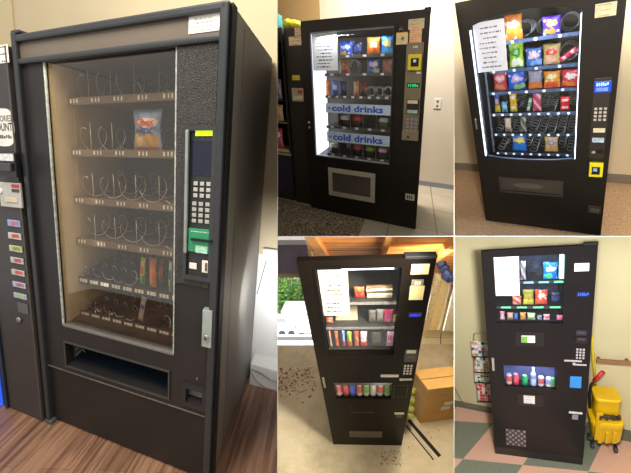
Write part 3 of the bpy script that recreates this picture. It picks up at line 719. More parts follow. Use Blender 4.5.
MB(R).dashes(x0, x1, z0, z1, -.0166, 5).build('lettering', M('#2fb878', .5, emit=.8), dp)
bl = patch(R, vm, (406.9, 99.6), (418.2, 114.2), -.022, -.012, M('#2a231b', .4), 'bill_acceptor', .002)
patch(R, bl, (407.6, 100.2), (417.6, 103.8), -.026, -.022, M('#d8caa6', .4), 'bill_plate')
patch(R, bl, (407.3, 109.8), (417.2, 113.6), -.026, -.022, M('#a5c3bb', .4, var=.3, scale=80), 'bill_picture')
keypad(R, vm, (405.8, 117.2), (417.2, 133), 3, 4, -.013, M('#9b93a6', .4, var=.3, scale=90), .006, .62)
notice(R, vm, (408.6, 19.4), (424, 28.4), -.002, 3, M('#cbb692', .7), seed=4, name='sticker', ink='#a08e70', label='beige paper sticker at the top', rot=.02)
notice(R, vm, (410, 28.6), (421.2, 43), -.003, 6, M('#dfae82', .6, var=.2, scale=30), seed=5, name='sticker', ink='#c8794a', label='peach printed sticker', margin=.06)
notice(R, vm, (396.3, 33.6), (407.6, 44.2), -.003, 0, M('#d8c493', .6), seed=6, name='sticker', label='square cream sticker with black drawing')
x0, x1, z0, z1 = R.rect((399.5, 35.8), (405, 42), -.004)
mb = MB(R)
for i in range(7):
    a = i*.9; u, v = .5+.36*math.cos(a)*(.5+.08*i), .5+.36*math.sin(a)*(.5+.08*i)
    mb.tube([(x0+(x1-x0)*u, -.0045, z0+(z1-z0)*v), (x0+(x1-x0)*(1-u*.7), -.0045, z0+(z1-z0)*(1-v*.8))], .0022, 4)
mb.build('sticker_drawing', M('#3a3428', .6), vm)
patch(R, vm, (396.3, 32.6), (407.5, 33.8), -.003, 0, M('#d6a51e', .5), 'sticker_edge')
x0, x1, z0, z1 = R.rect((399.2, 26.8), (404, 30.4), 0)
MB(R).tube([(x0, -.0008, z0), ((x0+x1)/2, -.0008, z1), (x1, -.0008, z0), (x0, -.0008, (z0+z1)/2)], .002, 4).build('lettering', M('#a79f92', .5), vm)
x0, x1, z0, z1 = R.rect((413.2, 46), (417.8, 47.6), -.012)
MB(R).dashes(x0, x1, z0, z1, -.0128, 3).build('lettering', M('#e6e2d8', .5), vm)
lo = notice(R, vm, (405.5, 193.2), (414.3, 201), -.002, 0, M('#cfc8b8', .6), seed=9, name='sticker', label='small white sticker near the bottom')
mb = MB(R); x0, x1, z0, z1 = R.rect((407, 195), (413, 199.5), -.003)
for i in range(3): mb.box(x0+i*(x1-x0)/3, x0+i*(x1-x0)/3+.012, -.0035, -.0028, z0, z1)
mb.build('sticker_print', M('#3b362e', .6), lo)
for q, (px, py) in enumerate(((309, 122.5), (309.4, 127.4))):
    xx, zz = R.P(px, py)
    MB(R).lathe((xx, -.012, zz), (0, 1, 0), [(.010, 0), (.014, .003), (.014, .012)], 12).build('lock', M('#b8b0a0', .3, metal=.6), vm)
# products
G2 = 'snacks and drinks behind the glass with blue banners'
def b2(tl, br, cols, label, pat='chips', k=0, Y=.17, nm='snack_bag', rot=0, t=None): return bag(R, tl, br, Y, cols, nm, label, 'snack bag', G2, pat, fl2[k], rot, t)
b2((339.8, 42), (353, 55), ('#2149b8', '#c9d4ee', '#b88a3c'), 'blue snack bag right of the paper on the top shelf above the banners', 'chips', 0)
b2((353.8, 42.5), (362.2, 55), ('#1a2448', '#31427c', '#2a2a3a'), 'dim dark blue bag beside the blue one on the top shelf above the banners', 'band', 0, .2)
b2((367, 37.5), (380.2, 55), ('#e0781e', '#f0c69a', '#c05a22'), 'orange bag on the top shelf of the machine with blue banners', 'split', 0)
b2((381.6, 36.5), (393, 54.5), ('#1f7fd0', '#e9cf4a', '#4aa7d8'), 'bright blue bag with yellow emblem at the right end of the top shelf', 'chips', 0)
b2((339.2, 59), (350, 74), ('#b0a248', '#d22f3f', '#cf3a55'), 'yellow bag with red patches on the second shelf beside the paper', 'chips', 1)
b2((367.2, 59), (379.8, 72.5), ('#3f68c8', '#e9d0d8', '#c9cfa0'), 'mid blue bag with pale emblem on the second shelf under the orange bag', 'chips', 1)
b2((382.5, 58.5), (392.3, 72.8), ('#8f7f58', '#c66a66', '#b5545e'), 'brown and pink bag at the right end of the second shelf above the banners', 'diag', 1)
b2((325.6, 80.6), (330.6, 95), ('#ea8a2c', '#f1a347', '#d8732a'), 'orange stick pack at the left end of the third shelf above the banner', 'stick', 2, nm='snack_pack', t=.03)
b2((331.6, 80.6), (338.8, 95), ('#5d86d6', '#dfe6f2', '#2a50a8'), 'blue and white pack second from left on the third shelf above the banner', 'split', 2, nm='snack_pack')
b2((339.6, 81.2), (346.6, 95), ('#27406f', '#3f63a4', '#15181f'), 'dark navy pack third from left on the third shelf above the banner', 'split', 2, .2, nm='snack_pack')
b2((353.6, 80.8), (359.2, 96), ('#dfa25c', '#e9b97a', '#c98a3e'), 'peach bear-shaped pack on the third shelf above the banner', 'band', 2, nm='snack_pack', t=.04)
b2((360, 81.8), (367, 96), ('#8d3d24', '#b0532e', '#3a2a20'), 'dark reddish pack right of the peach one on the third shelf', 'split', 2, .2, nm='snack_pack')
cols = [((344.5, 116.4), 3, ('#3b2b22', '#e6ddd4', '#f2eee8'), 'white-capped bottle under the upper banner, second lane'), ((358.6, 116.2), 3, ('#3b2320', '#c9342c', '#d6392e'), 'red-topped bottle under the upper banner'), ((385, 119.6), 3, ('#4a4a3c', '#bfd0b4', '#d6e0cf'), 'pale green-topped bottle at the right end under the upper banner'),
        ((334, 143.8), 4, ('#3a3020', '#b9c7a4', '#cdd8bb'), 'pale green-capped bottle at the left end under the lower banner'), ((358.4, 145.8), 4, ('#33241c', '#cf4a4a', '#e6d7d2'), 'red and white bottle under the lower banner'), ((371.6, 148), 4, ('#33361c', '#84b848', '#8cc24e'), 'green-topped bottle under the lower banner'), ((384.8, 149), 4, ('#4a4038', '#e3b4bc', '#ecc9cf'), 'pink-topped bottle at the right end under the lower banner')]
for (px, py), k, cc, lb in cols:
    xx, zz = R.P(px, py, .18); z0 = fl2[k]+.012; h = max(.10, zz-z0)
    n = 5; cw = (gx1-.012-sx0)/n; lane = min(n-1, max(0, int((xx-sx0)/cw))); xx = min(max(xx, sx0+lane*cw+.07), sx0+(lane+1)*cw-.07)
    mb = MB(R); r = .058
    mb.lathe((xx, .18, z0), (0, 0, 1), [(r*.85, 0), (r, .01), (r, h*.5), (r*.98, h*.62), (r, h*.64), (r, h*.93), (r*.8, h*.98), (r*.75, h)], 14, mis=[0, 0, 0, 1, 1, 1, 2])
    mb.build('drink_bottle', [M(c, .3, var=.2, scale=50) for c in cc], label=lb, category='bottle', group=G2)
# ---- column-shaped neighbour behind, and the machine at the room's left edge
na = thing(R, 'vending_machine', 'narrow dark machine front with stickers left of the machine with blue banners', 'vending machine', (-.1, .5, 0), 'snack and drink vending machines')
YA = .10
az1 = R.P(294, 27, YA)[1]; ax0 = R.P(288.8, 100, YA)[0]
MB(R).box(ax0, -.012, YA, .9, .0, az1, .006).build('cabinet', M('#2a241d', .5), na)
MB(R).box(ax0+.002, ax0+.02, YA-.01, YA, .0, az1-.01, .003).build('door_edge', rubber, na)
notice(R, na, (294.4, 27.6), (301, 35.5), YA-.001, 4, M('#d8b79a', .7), seed=11, name='sticker', ink='#9a5d48', label='pale sticker with red print')
notice(R, na, (288.6, 37), (301.6, 45), YA-.001, 3, M('#d9c39d', .7), seed=12, name='sticker', ink='#6e5540', label='wide cream sticker')
o = patch(R, na, (292, 75.2), (300, 80.2), YA-.004, YA, M('#c9bb35', .5, var=.3, scale=90), 'display')
o['label'] = 'yellow display label'
bl = patch(R, na, (291.4, 88), (304, 101.6), YA-.01, YA, M('#a79a86', .4), 'coin_plate', .002)
patch(R, bl, (297.6, 90), (302.4, 93.6), YA-.013, YA-.01, M('#b0362c', .4), 'coin_label')
patch(R, bl, (293, 95.6), (302.5, 99.8), YA-.014, YA-.01, M('#cfc0a0', .4), 'coin_tray')
xx, zz = R.P(299.6, 165.6, YA)
nbm = thing(R, 'vending_machine', 'dark machine with open lit shelves at the left edge of the top middle photo', 'vending machine', (-.6, .6, 0), 'snack and drink vending machines')
YB2 = .12
bx1 = ax0-.03; bz1 = R.P(281, 27.5, YB2)[1]
hx = R.P(285.2, 100, YB2)[0]; hz1 = R.P(281, 42, YB2)[1]; hz0 = R.P(281, 152, YB2)[1]
MB(R).holed(-1.3, bx1, 0, bz1, YB2, .95, [(-1.2, hx, hz0, hz1)], back=True).build('cabinet', M('#2a2520', .5), nbm)
MB(R).box(-1.2, hx, YB2+.02, YB2+.3, hz0, hz0+.03, .002).build('shelf', M('#b8a37c', .5), nbm)
zm = R.P(281, 122.5, YB2)[1]; MB(R).box(-1.2, hx, YB2+.02, YB2+.3, zm-.012, zm, .002).build('shelf', M('#8f8064', .5), nbm)
zn = R.P(281, 99, YB2)[1]; MB(R).box(-1.2, hx, YB2+.02, YB2+.3, zn-.02, zn-.008, .002).build('shelf', M('#3d342a', .5), nbm)
MB(R).box(-1.3, bx1, YB2-.02, YB2, hz0-.03, hz0-.006, .004).build('front_ledge', M('#a8946c', .5), nbm)
MB(R).box(-1.2, bx1-.03, YB2-.008, YB2, .08, hz0-.06, .01).build('front_panel', M('#322a33', .45), nbm)
for tl, br, cc, lb, nm, fz in (((277.9, 79), (283.4, 98), ('#8d7a8c', '#b8a86e', '#6a5d78'), 'greyish purple packet in the lit window at the left edge of the top middle photo', 'snack_bag', zn-.008), ((277.9, 104.5), (285, 122), ('#c9a36a', '#d8b57d', '#b98f55'), 'plain tan box-like packet on the middle shelf of the same lit window', 'snack_bag', zm), ((277.9, 128), (284.6, 147), ('#c9423a', '#dfe1e6', '#4a78b8'), 'red and blue packet on the bottom shelf of the lit window', 'snack_bag', hz0+.03)):
    x0, x1, z0, z1 = R.rect(tl, br, YB2+.13); z0 = fz+.002; z1 = max(z1, z0+.1)
    mb = MB(R); bag_geo(mb, x0-.06, x1-.012, z0, z1, YB2+.13, pat_chips, .05)
    mb.build(nm, [M(c, .4, var=.2) for c in cc], None, None, True, label=lb, category='snack bag', group=G2)
# things left on top
x0, x1, z0, z1 = R.rect((281.2, 20), (300.5, 27), .35)
mb = MB(R); rn = random.Random(5)
zt = max(az1, bz1)
mb.blob(((x0+x1)/2, .42, zt+.052), (x1-x0)/2, .12, .05, 0, 3, .06, rn); mb.blob((x0+.07, .40, zt+.06), .07, .09, .055, 0, 2, .08, rn)
mb.build('plastic_bag', M('#b7b41e', .4, var=.35, scale=30), label='crumpled yellow-green plastic bag lying on top of the narrow dark machine', category='bag')
x0, x1, z0, z1 = R.rect((277.9, 14), (280, 27), .35)
MB(R).box(x0-.05, x1, .3, .45, bz1+.002, z1, .01).build('carton', M('#2a7f84', .5), clip=True, label='teal carton edge on top of the left machine beside the yellow-green plastic bag', category='carton')
# ================================================================== room 3: machine on tan carpet (top right)
R = R3
cm_ = bpy.data.materials.new('carpet'); cm_.use_nodes = True; nt = cm_.node_tree; b = nt.nodes['Principled BSDF']
tc = nt.nodes.new('ShaderNodeTexCoord'); nz = nt.nodes.new('ShaderNodeTexNoise'); nz.inputs['Scale'].default_value = 60; nz.inputs['Detail'].default_value = 5
nt.links.new(tc.outputs['Object'], nz.inputs['Vector']); nt.links.new(ramp2(nt, nz.outputs['Fac'], [(.3, '#c09a76'), (.5, '#d6b390'), (.7, '#e3c4a0')]), b.inputs['Base Color']); b.inputs['Roughness'].default_value = .95
structure(MB(R).hexa([(-1.6, -1.2, -.03), (2.4, -1.2, -.03), (2.4, 1.13, -.03), (-1.6, 1.37, -.03)], [(-1.6, -1.2, 0), (2.4, -1.2, 0), (2.4, 1.13, 0), (-1.6, 1.37, 0)]).build('floor', cm_, clip=True))
def wy3(x): return 1.30-.062*(x+.45)
cream = M('#ead9b8', .85, var=.03, scale=3)
A = [(-1.6, wy3(-1.6), 0), (2.6, wy3(2.6), 0), (2.6, wy3(2.6), 3.6), (-1.6, wy3(-1.6), 3.6)]
structure(MB(R).loft(A, (0, .05, 0)).build('wall_back', cream, clip=True))
bh = .105
A = [(-1.6, wy3(-1.6)-.015, 0), (2.6, wy3(2.6)-.015, 0), (2.6, wy3(2.6)-.015, bh), (-1.6, wy3(-1.6)-.015, bh)]
structure(MB(R).loft(A, (0, .014, 0)).build('baseboard_back', M('#8f8574', .6, var=.05), clip=True))
W, H, D = R.W, 1.93, .80
vm = thing(R, 'vending_machine', 'black snack machine on tan carpet with yellow card reader low on the right', 'vending machine', (W/2, D/2, 0), 'snack and drink vending machines')
gx0, gx1, gz0, gz1 = .066, .688, .722, 1.822
tr = R.rect((499, 176.7), (563.3, 196.5)); tz1 = (R.P(499, 176.7)[1]+R.P(563.9, 181)[1])/2; tz0 = (R.P(500.4, 192)[1]+R.P(563, 196.6)[1])/2
tx0, tx1 = R.P(499.6, 184)[0], R.P(563.4, 189)[0]
fb = M('#1f1b17', .45, var=.08, scale=8, spec=.35)
MB(R).holed(.004, W-.004, .05, H-.004, .05, D, [(gx0-.01, gx1+.01, gz0-.02, gz1+.01), (tx0+.01, tx1-.01, tz0+.01, tz1-.01)], back=True).build('cabinet', black2, vm)
for fx in (.06, W-.10):
    for fy in (.09, D-.12): MB(R).lathe((fx+.02, fy+.02, 0), (0, 0, 1), [(.022, 0), (.022, .02), (.014, .022), (.014, .055)], 10).build('foot', rubber, vm)
# door with a window whose top and bottom edges bow outwards
mb = MB(R); mb.holed(0, W, .02, H, 0, .05, [(gx0, gx1, gz0, gz1), (tx0+.01, tx1-.01, tz0+.01, tz1-.01)])
mb.build('door', fb, vm)
n = 12
for sgn, zb in ((1, gz1), (-1, gz0)):
    mb = MB(R); pts = [(gx0-.002, zb+sgn*.002)]
    for i in range(n+1):
        u = i/n; dz = .055*(1-(1-(2*u-1)**2)) if sgn > 0 else .03*((2*u-1)**2)
        pts.append((gx0+(gx1-gx0)*u, zb-sgn*(dz+.001)))
    pts.append((gx1+.002, zb+sgn*.002))
    mb.prism(pts, .001, .03); mb.build('window_arch', fb, vm)
MB(R).box(gx0, gx1, .034, .038, gz0, gz1).build('glass_pane', glassmat(.035, (.96, .98, 1)), vm)
ledm = M('#dfe9ff', .4, emit=2.2, var=.5, scale=70)
for a, b_ in ((gx0+.001, gx0+.008), (gx1-.008, gx1-.003)):
    MB(R).box(a, b_, .008, .032, gz0+.03, gz1-.075).build('light_strip', ledm, vm)['label'] = 'glowing white light strip'
MB(R).tube([(gx0+.02, .03, gz0+.028), (gx0+.15, .03, gz0+.008), ((gx0+gx1)/2, .03, gz0+.004), (gx1-.15, .03, gz0+.008), (gx1-.02, .03, gz0+.028)], .006, 6).build('window_trim', M('#7d93b5', .3, metal=.6), vm)
MB(R).box(gx0, gx1, .60, .61, gz0, gz1).build('back_liner', M('#4b453b', .6, var=.1, scale=6), vm)
MB(R).box(gx0-.003, gx0+.004, .05, .60, gz0, gz1).build('side_liner', M('#3d424a', .35, var=.35, scale=50), vm)
MB(R).box(gx1-.004, gx1+.003, .05, .60, gz0, gz1).build('side_liner', M('#2a2a2d', .5), vm)
mb = MB(R)
for i in range(16): mb.box(.115, .118, .11, .113, 0.78+.06*i, .81+.06*i)
MB(R).box(.108, .122, .112, .125, gz0+.03, gz1-.1).build('shelf_upright', M('#6a7078', .4, metal=.4, var=.5, scale=60), vm)
mb.bm.free()
sx0, sx1 = .135, gx1-.008
zs3 = [1.632, 1.441, 1.277, 1.102, .928, .752]; nc = [4, 4, 5, 9, 9, 9]
blue = M('#566a8f', .3, metal=.3, var=.35, scale=30)
coilm = M('#c7cdd6', .3, metal=.6, var=.1)
skip = {0: (0, 2), 1: (0, 1, 2, 3), 2: (0, 1, 2, 3, 4), 3: (0, 1, 2, 5, 7), 4: (1, 3), 5: (2, 6)}
fl3 = []
ITEMS3 = {0: [((504, 15), (523, 37)), ((542, 17), (561, 34))], 1: [((508, 43), (524, 64)), ((525.5, 48), (542, 64)), ((543, 44), (560.5, 64)), ((560.5, 42), (582, 65))], 2: [((493, 72), (507.2, 88)), ((507, 69), (526, 88)), ((528, 71), (542, 89)), ((543.5, 71), (560.5, 89)), ((561.5, 70), (578.6, 89))], 3: [((494, 93), (500.5, 110)), ((501.6, 102), (507.4, 111)), ((509, 92), (517.2, 111)), ((525, 98), (533.5, 111)), ((532.6, 93), (541.4, 111)), ((560.4, 96), (569.4, 112))], 4: [((504.6, 118), (511.6, 131)), ((520, 116), (526.4, 132))], 5: [((511.5, 134), (527, 149)), ((544.5, 136), (558, 152))]}
for k, zz in enumerate(zs3):
    ys = .10
    X0 = sx0 if k > 1 else sx0+.01
    sh = MB(R).box(X0, sx1, ys, .58, zz-.010, zz-.004).build('shelf', M('#2d2b2a', .5), vm); fl3.append(zz-.004)
    MB(R).box(X0, sx1, ys-.006, ys, zz-.014, zz+.009).build('label_strip', blue if k in (0, 1, 2, 3) else M('#3c4a63', .3, metal=.3, var=.4, scale=40), sh)
    cw = (sx1-X0)/nc[k]; sp = spans(R, .165, ITEMS3[k])
    for i in range(nc[k]):
        xc = X0+(i+.5)*cw
        MB(R).lathe((X0+(i+.22)*cw, ys-.012, zz-.004), (0, 1, 0), [(.0085, 0), (.0105, .006)], 10).build('price_tag', M('#eef4ff', .4, emit=.35, var=.2), sh)  # faint glow put in for the light on each tag
        r = min(cw*.40, .052)
        bz_ = taken(sp, xc-r, xc+r)
        coil(R, sh, xc, zz+r+.002, r, .27 if bz_ else .125, .56, 4.0 if bz_ else 5.5, coilm, .0018, ph=.6*i+.4)
notice(R, vm, (472.3, 23.5), (507.8, 70), .032, 9, M('#cdd0de', .7, var=.05), seed=33, label='large white paper with typed lines taped inside the window', ink='#6d6a78')
# delivery slot
frame_rect(R, tx0, tx1, tz0, tz1, .018, -.008, .002).build('flap_frame', M('#3d3731', .4), vm)
MB(R).box(tx0+.014, tx1-.014, .012, .03, tz0+.014, tz1-.014, .004).build('delivery_flap', M('#443e38', .4), vm)
mb = MB(R); xc, zc = (tx0+tx1)/2-.02, (tz0+tz1)/2
pts = [(xc+.11*math.cos(2*math.pi*i/20), zc+.028*math.sin(2*math.pi*i/20)) for i in range(20)]
mb.prism(pts, .008, .0125); mb.build('flap_grip', M('#5a534b', .4), vm)
# control plate
c0, c1 = R.P(591.5, 115)[0], R.P(613.5, 82)[0]; z1 = R.P(600, 78)[1]; z0 = R.P(594, 158)[1]
c1 = min(c1, W-.03)
MB(R).box(c0, c1, -.006, 0, z0, z1, .002).build('control_panel', M('#2d2925', .45), vm)
dp = patch(R, vm, (594.6, 81.8), (611, 92), -.012, -.006, M('#1c3fb8', .3, emit=.55, var=.1), 'display', .002); dp['label'] = 'glowing blue display'
x0, x1, q0, q1 = R.rect((596.5, 83), (609, 85.6), -.012)
MB(R).dashes(x0, x1, q0, q1, -.0128, 6).build('lettering', M('#9fd4ff', .4, emit=.8), dp)
patch(R, dp, (596, 88), (608, 90.8), -.0135, -.012, M('#6a86c8', .4, emit=.3, var=.5, scale=120), 'display_line')
keypad(R, vm, (593.6, 107), (606.6, 121.4), 3, 4, -.007, M('#b9b2a6', .4, var=.2, scale=90), .006, .62)
patch(R, vm, (593.4, 128.4), (604.8, 132.6), -.010, -.006, M('#cfc3a6', .5, var=.15, scale=60), 'bill_acceptor', .001)
patch(R, vm, (592.4, 138), (603.8, 142.6), -.010, -.006, M('#a8b7c9', .4, var=.4, scale=60), 'bill_picture', .001)
xx, zz = R.P(591.6, 151.8)
MB(R).lathe((xx+.01, -.012, zz), (0, 1, 0), [(.010, 0), (.012, .006)], 12).build('return_button', M('#a7a39a', .4), vm)
patch(R, vm, (597, 149.5), (602.5, 153.5), -.009, -.006, M('#141312', .4), 'coin_slot', .001)
cr = patch(R, vm, (589.6, 163.2), (602.3, 177.6), -.035, 0, M('#e3d31c', .4, var=.06), 'card_reader', .004); cr['label'] = 'yellow card reader'
patch(R, cr, (592, 167), (599.6, 175), -.040, -.035, M('#17202c', .3), 'reader_face', .002)
patch(R, cr, (593.2, 168.3), (597, 171.5), -.042, -.040, M('#8fb4d4', .4), 'reader_symbol')
cr2 = patch(R, vm, (588, 205.6), (600.8, 214.2), -.006, 0, M('#3b352f', .45), 'coin_return_frame', .002)
patch(R, cr2, (590.5, 208.5), (599, 213), -.016, -.006, M('#57504a', .4), 'coin_return', .004)
notice(R, vm, (595.4, 4.4), (616, 15), -.002, 3, M('#ddc9a6', .7), seed=14, name='sticker', ink='#b29a78', label='cream sticker at the top right')
lk = patch(R, vm, (474.4, 119), (477.4, 129.6), -.014, 0, M('#8f8b84', .35, metal=.5), 'lock', .003)
# products
G3 = 'snacks in the machine on tan carpet'
def b3(tl, br, cols, label, pat='chips', k=0, nm='snack_bag', rot=0, t=None, Y=.165, fl=True): return bag(R, (tl[0]-.6*fl, tl[1]), (br[0]+.6*fl, br[1]), Y, cols, nm, label, 'snack bag' if nm == 'snack_bag' else 'candy bar', G3, pat, fl3[k] if fl else None, rot, t)
b3((504.6, 15.5), (522.5, 37), ('#d8782a', '#e9cdb8', '#c9641e'), 'large orange bag beside the taped paper on the top shelf of the carpet room machine', 'chips', 0)
b3((542.6, 17), (560.3, 34.5), ('#5a2fb8', '#b9b04a', '#b98f3c'), 'purple bag with yellow-green emblem on the top shelf', 'chips', 0)
b3((508.6, 43.4), (523.6, 64), ('#9cc52c', '#2f8f3a', '#dfe6d2'), 'lime green bag on the second shelf', 'chips', 1)
b3((526, 48.6), (541.6, 64), ('#3a6fc8', '#dfb4b8', '#7fa6e0'), 'light blue bag on the second shelf between the green and the tan bag', 'chips', 1)
b3((543.4, 44.6), (560, 64), ('#b3a060', '#cf3a44', '#d8a8a0'), 'tan bag with red emblem on the second shelf', 'chips', 1)
b3((566.2, 46), (570.6, 63), ('#d8325a', '#e6c6d6', '#c92a48'), 'pink wrapper leaning diagonally at the right end of the second shelf', 'stick', 1, 'candy_bar', -.92, .03, .15)
b3((493.2, 72.5), (507, 88.5), ('#b83a48', '#e0a8b4', '#cf8a6a'), 'dark red bag at the left end of the third shelf in the carpet room machine', 'chips', 2)
b3((507.3, 72), (525.3, 88), ('#1f5fd0', '#c4a8d8', '#8fb878'), 'strong blue bag second from left on the third shelf', 'chips', 2)
b3((528.4, 71), (541.8, 89), ('#8f8ca4', '#9d9ab4', '#d8783a'), 'grey-lilac bag with orange lower half in the middle of the third shelf', 'split', 2)
b3((544, 71.5), (560, 89), ('#d98a1e', '#d8cf9a', '#d84a3a'), 'orange-yellow bag fourth from left on the third shelf', 'chips', 2)
b3((562, 70), (578.2, 89), ('#cf2f45', '#d8d8d8', '#d87a3a'), 'red bag with pale emblem at the right end of the third shelf', 'chips', 2)
b3((494.2, 93.2), (500.2, 110.5), ('#2a4fb0', '#d8a870', '#c9b43a'), 'blue and yellow upright bar at the left end of the fourth shelf', 'split', 3, 'candy_bar', 0, .03)
b3((502, 102), (507, 111), ('#6fa8cf', '#9fd0e6', '#4a86b8'), 'short light blue bar second on the fourth shelf', 'band', 3, 'candy_bar', 0, .02)
b3((509.6, 92.6), (516.8, 111), ('#d8b02a', '#d8d4c8', '#e0a51e'), 'yellow upright bar third on the fourth shelf', 'stick', 3, 'candy_bar', 0, .03)
b3((527.2, 98), (531.4, 111), ('#8fa89a', '#c9d6c4', '#5f8f6a'), 'thin pale green bar tilted on the fourth shelf', 'stick', 3, 'candy_bar', -.2, .015, .155, False)
b3((533, 93.6), (541, 111.6), ('#c9506a', '#d8bcc9', '#b83a55'), 'pink and white bar in the middle of the fourth shelf', 'diag', 3, 'candy_bar', 0, .03)
b3((560.8, 96.4), (569, 112), ('#d8262f', '#e9c9c9', '#c91e28'), 'bright red bar on the fourth shelf right of the dark gap', 'stick', 3, 'candy_bar', 0, .03)
b3((505, 118), (511.2, 131.4), ('#cbb5a4', '#d8c9ba', '#8a6f60'), 'small beige figure-like pack on the fifth shelf', 'band', 4, 'candy_bar', 0, .03)
b3((520.3, 116.6), (526, 132), ('#6d7468', '#a8ada4', '#565c52'), 'thin greyish pack hanging on the fifth shelf', 'diag', 4, 'candy_bar', 0, .02)
b3((512, 134), (526.4, 149), ('#1f6fd8', '#d8c24a', '#2a7fe0'), 'blue bag with yellow round emblem on the bottom shelf', 'chips', 5)
b3((545, 136.6), (557.6, 152.4), ('#c9a868', '#9a86a8', '#c98f5a'), 'tan bag with lilac emblem on the bottom shelf', 'chips', 5)
# ================================================================== room 4: machine in an open garage (bottom middle)
R = R4
fm = bpy.data.materials.new('concrete'); fm.use_nodes = True; nt = fm.node_tree; b = nt.nodes['Principled BSDF']
tc = nt.nodes.new('ShaderNodeTexCoord'); n1 = nt.nodes.new('ShaderNodeTexNoise'); n1.inputs['Scale'].default_value = 3.5; n1.inputs['Detail'].default_value = 8; n1.inputs['Roughness'].default_value = .7
nt.links.new(tc.outputs['Object'], n1.inputs['Vector'])
nt.links.new(ramp2(nt, n1.outputs['Fac'], [(.3, '#ab9a78'), (.5, '#d0be98'), (.7, '#ddd0b0')]), b.inputs['Base Color']); b.inputs['Roughness'].default_value = .8
thr = .96
structure(MB(R).box(-2.2, 3.0, -.6, thr, -.03, 0).build('floor', fm, clip=True))
# leaves on the floor: nobody could count them
mb = MB(R); rn = random.Random(11)
def leafbits(x0, x1, y0, y1, n, s0=.006, s1=.016):
    for _ in range(n):
        px, py = rn.uniform(x0, x1), y0+(y1-y0)*rn.random()
        if abs((px-408)*(37/48.3)-(py-420.5)*(31/48.3)) < 6 or (px < 420 and 405 < py < 432): continue
        X, Y = R.G(px, py); s = rn.uniform(s0, s1); a = rn.uniform(0, 6.28); z = .002+rn.random()*.004
        ca, sa = math.cos(a)*s, math.sin(a)*s
        mb.poly([(X-ca, Y-sa, z), (X+sa*.5, Y-ca*.5, z+.004), (X+ca, Y+sa, z+.001), (X-sa*.5, Y+ca*.5, z+.003)], rn.randrange(3))
leafbits(279, 316, 368, 392, 150, .006, .015); leafbits(279, 312, 392, 425, 35); leafbits(379, 402, 449, 466, 70, .003, .007); leafbits(405, 440, 425, 440, 40, .003, .006); leafbits(404.5, 414, 433, 450, 14, .003, .006)
mb.build('leaf_litter', [M('#8a4a3c', .8), M('#6d3d33', .8), M('#a0604e', .8)], None, None, True, label='scattered reddish dry leaves and bits on the garage concrete', category='leaves', kind='stuff')
# driveway sloping down outside the garage
zA = (R.O+R.B @ Vector((-.4, thr, 0))).z
tl = [R.loc(150, 345, zA), R.loc(330, 345, zA)]
far = [R.loc(120, 334.2, 84), R.loc(460, 334.2, 84)]
drv = bpy.data.materials.new('driveway'); drv.use_nodes = True
drv = M('#cfd2d6', .9, var=.05, scale=.6)
structure(MB(R).hexa([p-Vector((0, 0, .05)) for p in (tl[0], tl[1], far[1], far[0])], [tl[0], tl[1], far[1], far[0]]).build('floor', drv))
# garage: slanted boarded ceiling, rafters, the raised door, the rear wall on the right
p0 = R.loc(366, 262, 2.1)
cv = R.B.inverted() @ Vector(((372-CX)/F, (330-CY)/F, 1)).normalized()
def onc(x, y): return R.on(x, y, p0, (1, 0, 0), cv)
nrm = Vector((1, 0, 0)).cross(cv).normalized()
if nrm.z < 0: nrm = -nrm
wd_ = bpy.data.materials.new('ceiling_boards'); wd_.use_nodes = True; nt = wd_.node_tree; b = nt.nodes['Principled BSDF']
tc = nt.nodes.new('ShaderNodeTexCoord'); mp = nt.nodes.new('ShaderNodeMapping'); mp.inputs['Scale'].default_value = (1.5, 14, 14); nt.links.new(tc.outputs['Object'], mp.inputs['Vector'])
n1 = nt.nodes.new('ShaderNodeTexNoise'); n1.inputs['Scale'].default_value = 2.5; n1.inputs['Detail'].default_value = 6; nt.links.new(mp.outputs['Vector'], n1.inputs['Vector'])
nt.links.new(ramp2(nt, n1.outputs['Fac'], [(.3, '#a8662a'), (.5, '#d88c3c'), (.7, '#e6a250')]), b.inputs['Base Color']); b.inputs['Roughness'].default_value = .7
q = [onc(305, 226), onc(470, 226), onc(470, 288), onc(318, 275)]
structure(MB(R).loft(q, nrm*.03).build('ceiling', wd_, clip=True))
# board joints
mb = MB(R)
raft = M('#c98a44', .7, var=.2, scale=14)
def rafter(xa, ya, xb, yb, w, d, m, name='beam'):
    a, c = onc(xa, ya), onc(xb, yb); wv = Vector((w/2, 0, 0))
    return structure(MB(R).hexa([a-wv, a+wv, c+wv, c-wv], [v-nrm*d for v in (a-wv, a+wv, c+wv, c-wv)], 0).build(name, m, clip=True))
rafter(307.5, 226, 334, 268, .040, .04, M('#bd8242', .7, var=.25, scale=14), 'ceiling_beam')
rafter(389, 226, 379.5, 266, .022, .04, raft, 'ceiling_beam')
rafter(466, 228, 422, 266, .040, .04, raft, 'ceiling_beam')
for yy in (243.5, 250.5):
    a, c = onc(309, yy), onc(465, yy-1); v = cv*.0015
    structure(MB(R).hexa([a-v, c-v, c+v, a+v], [w_-nrm*.002 for w_ in (a-v, c-v, c+v, a+v)]).build('ceiling_seam', M('#4a2a10', .9), clip=True))
mb.bm.free()
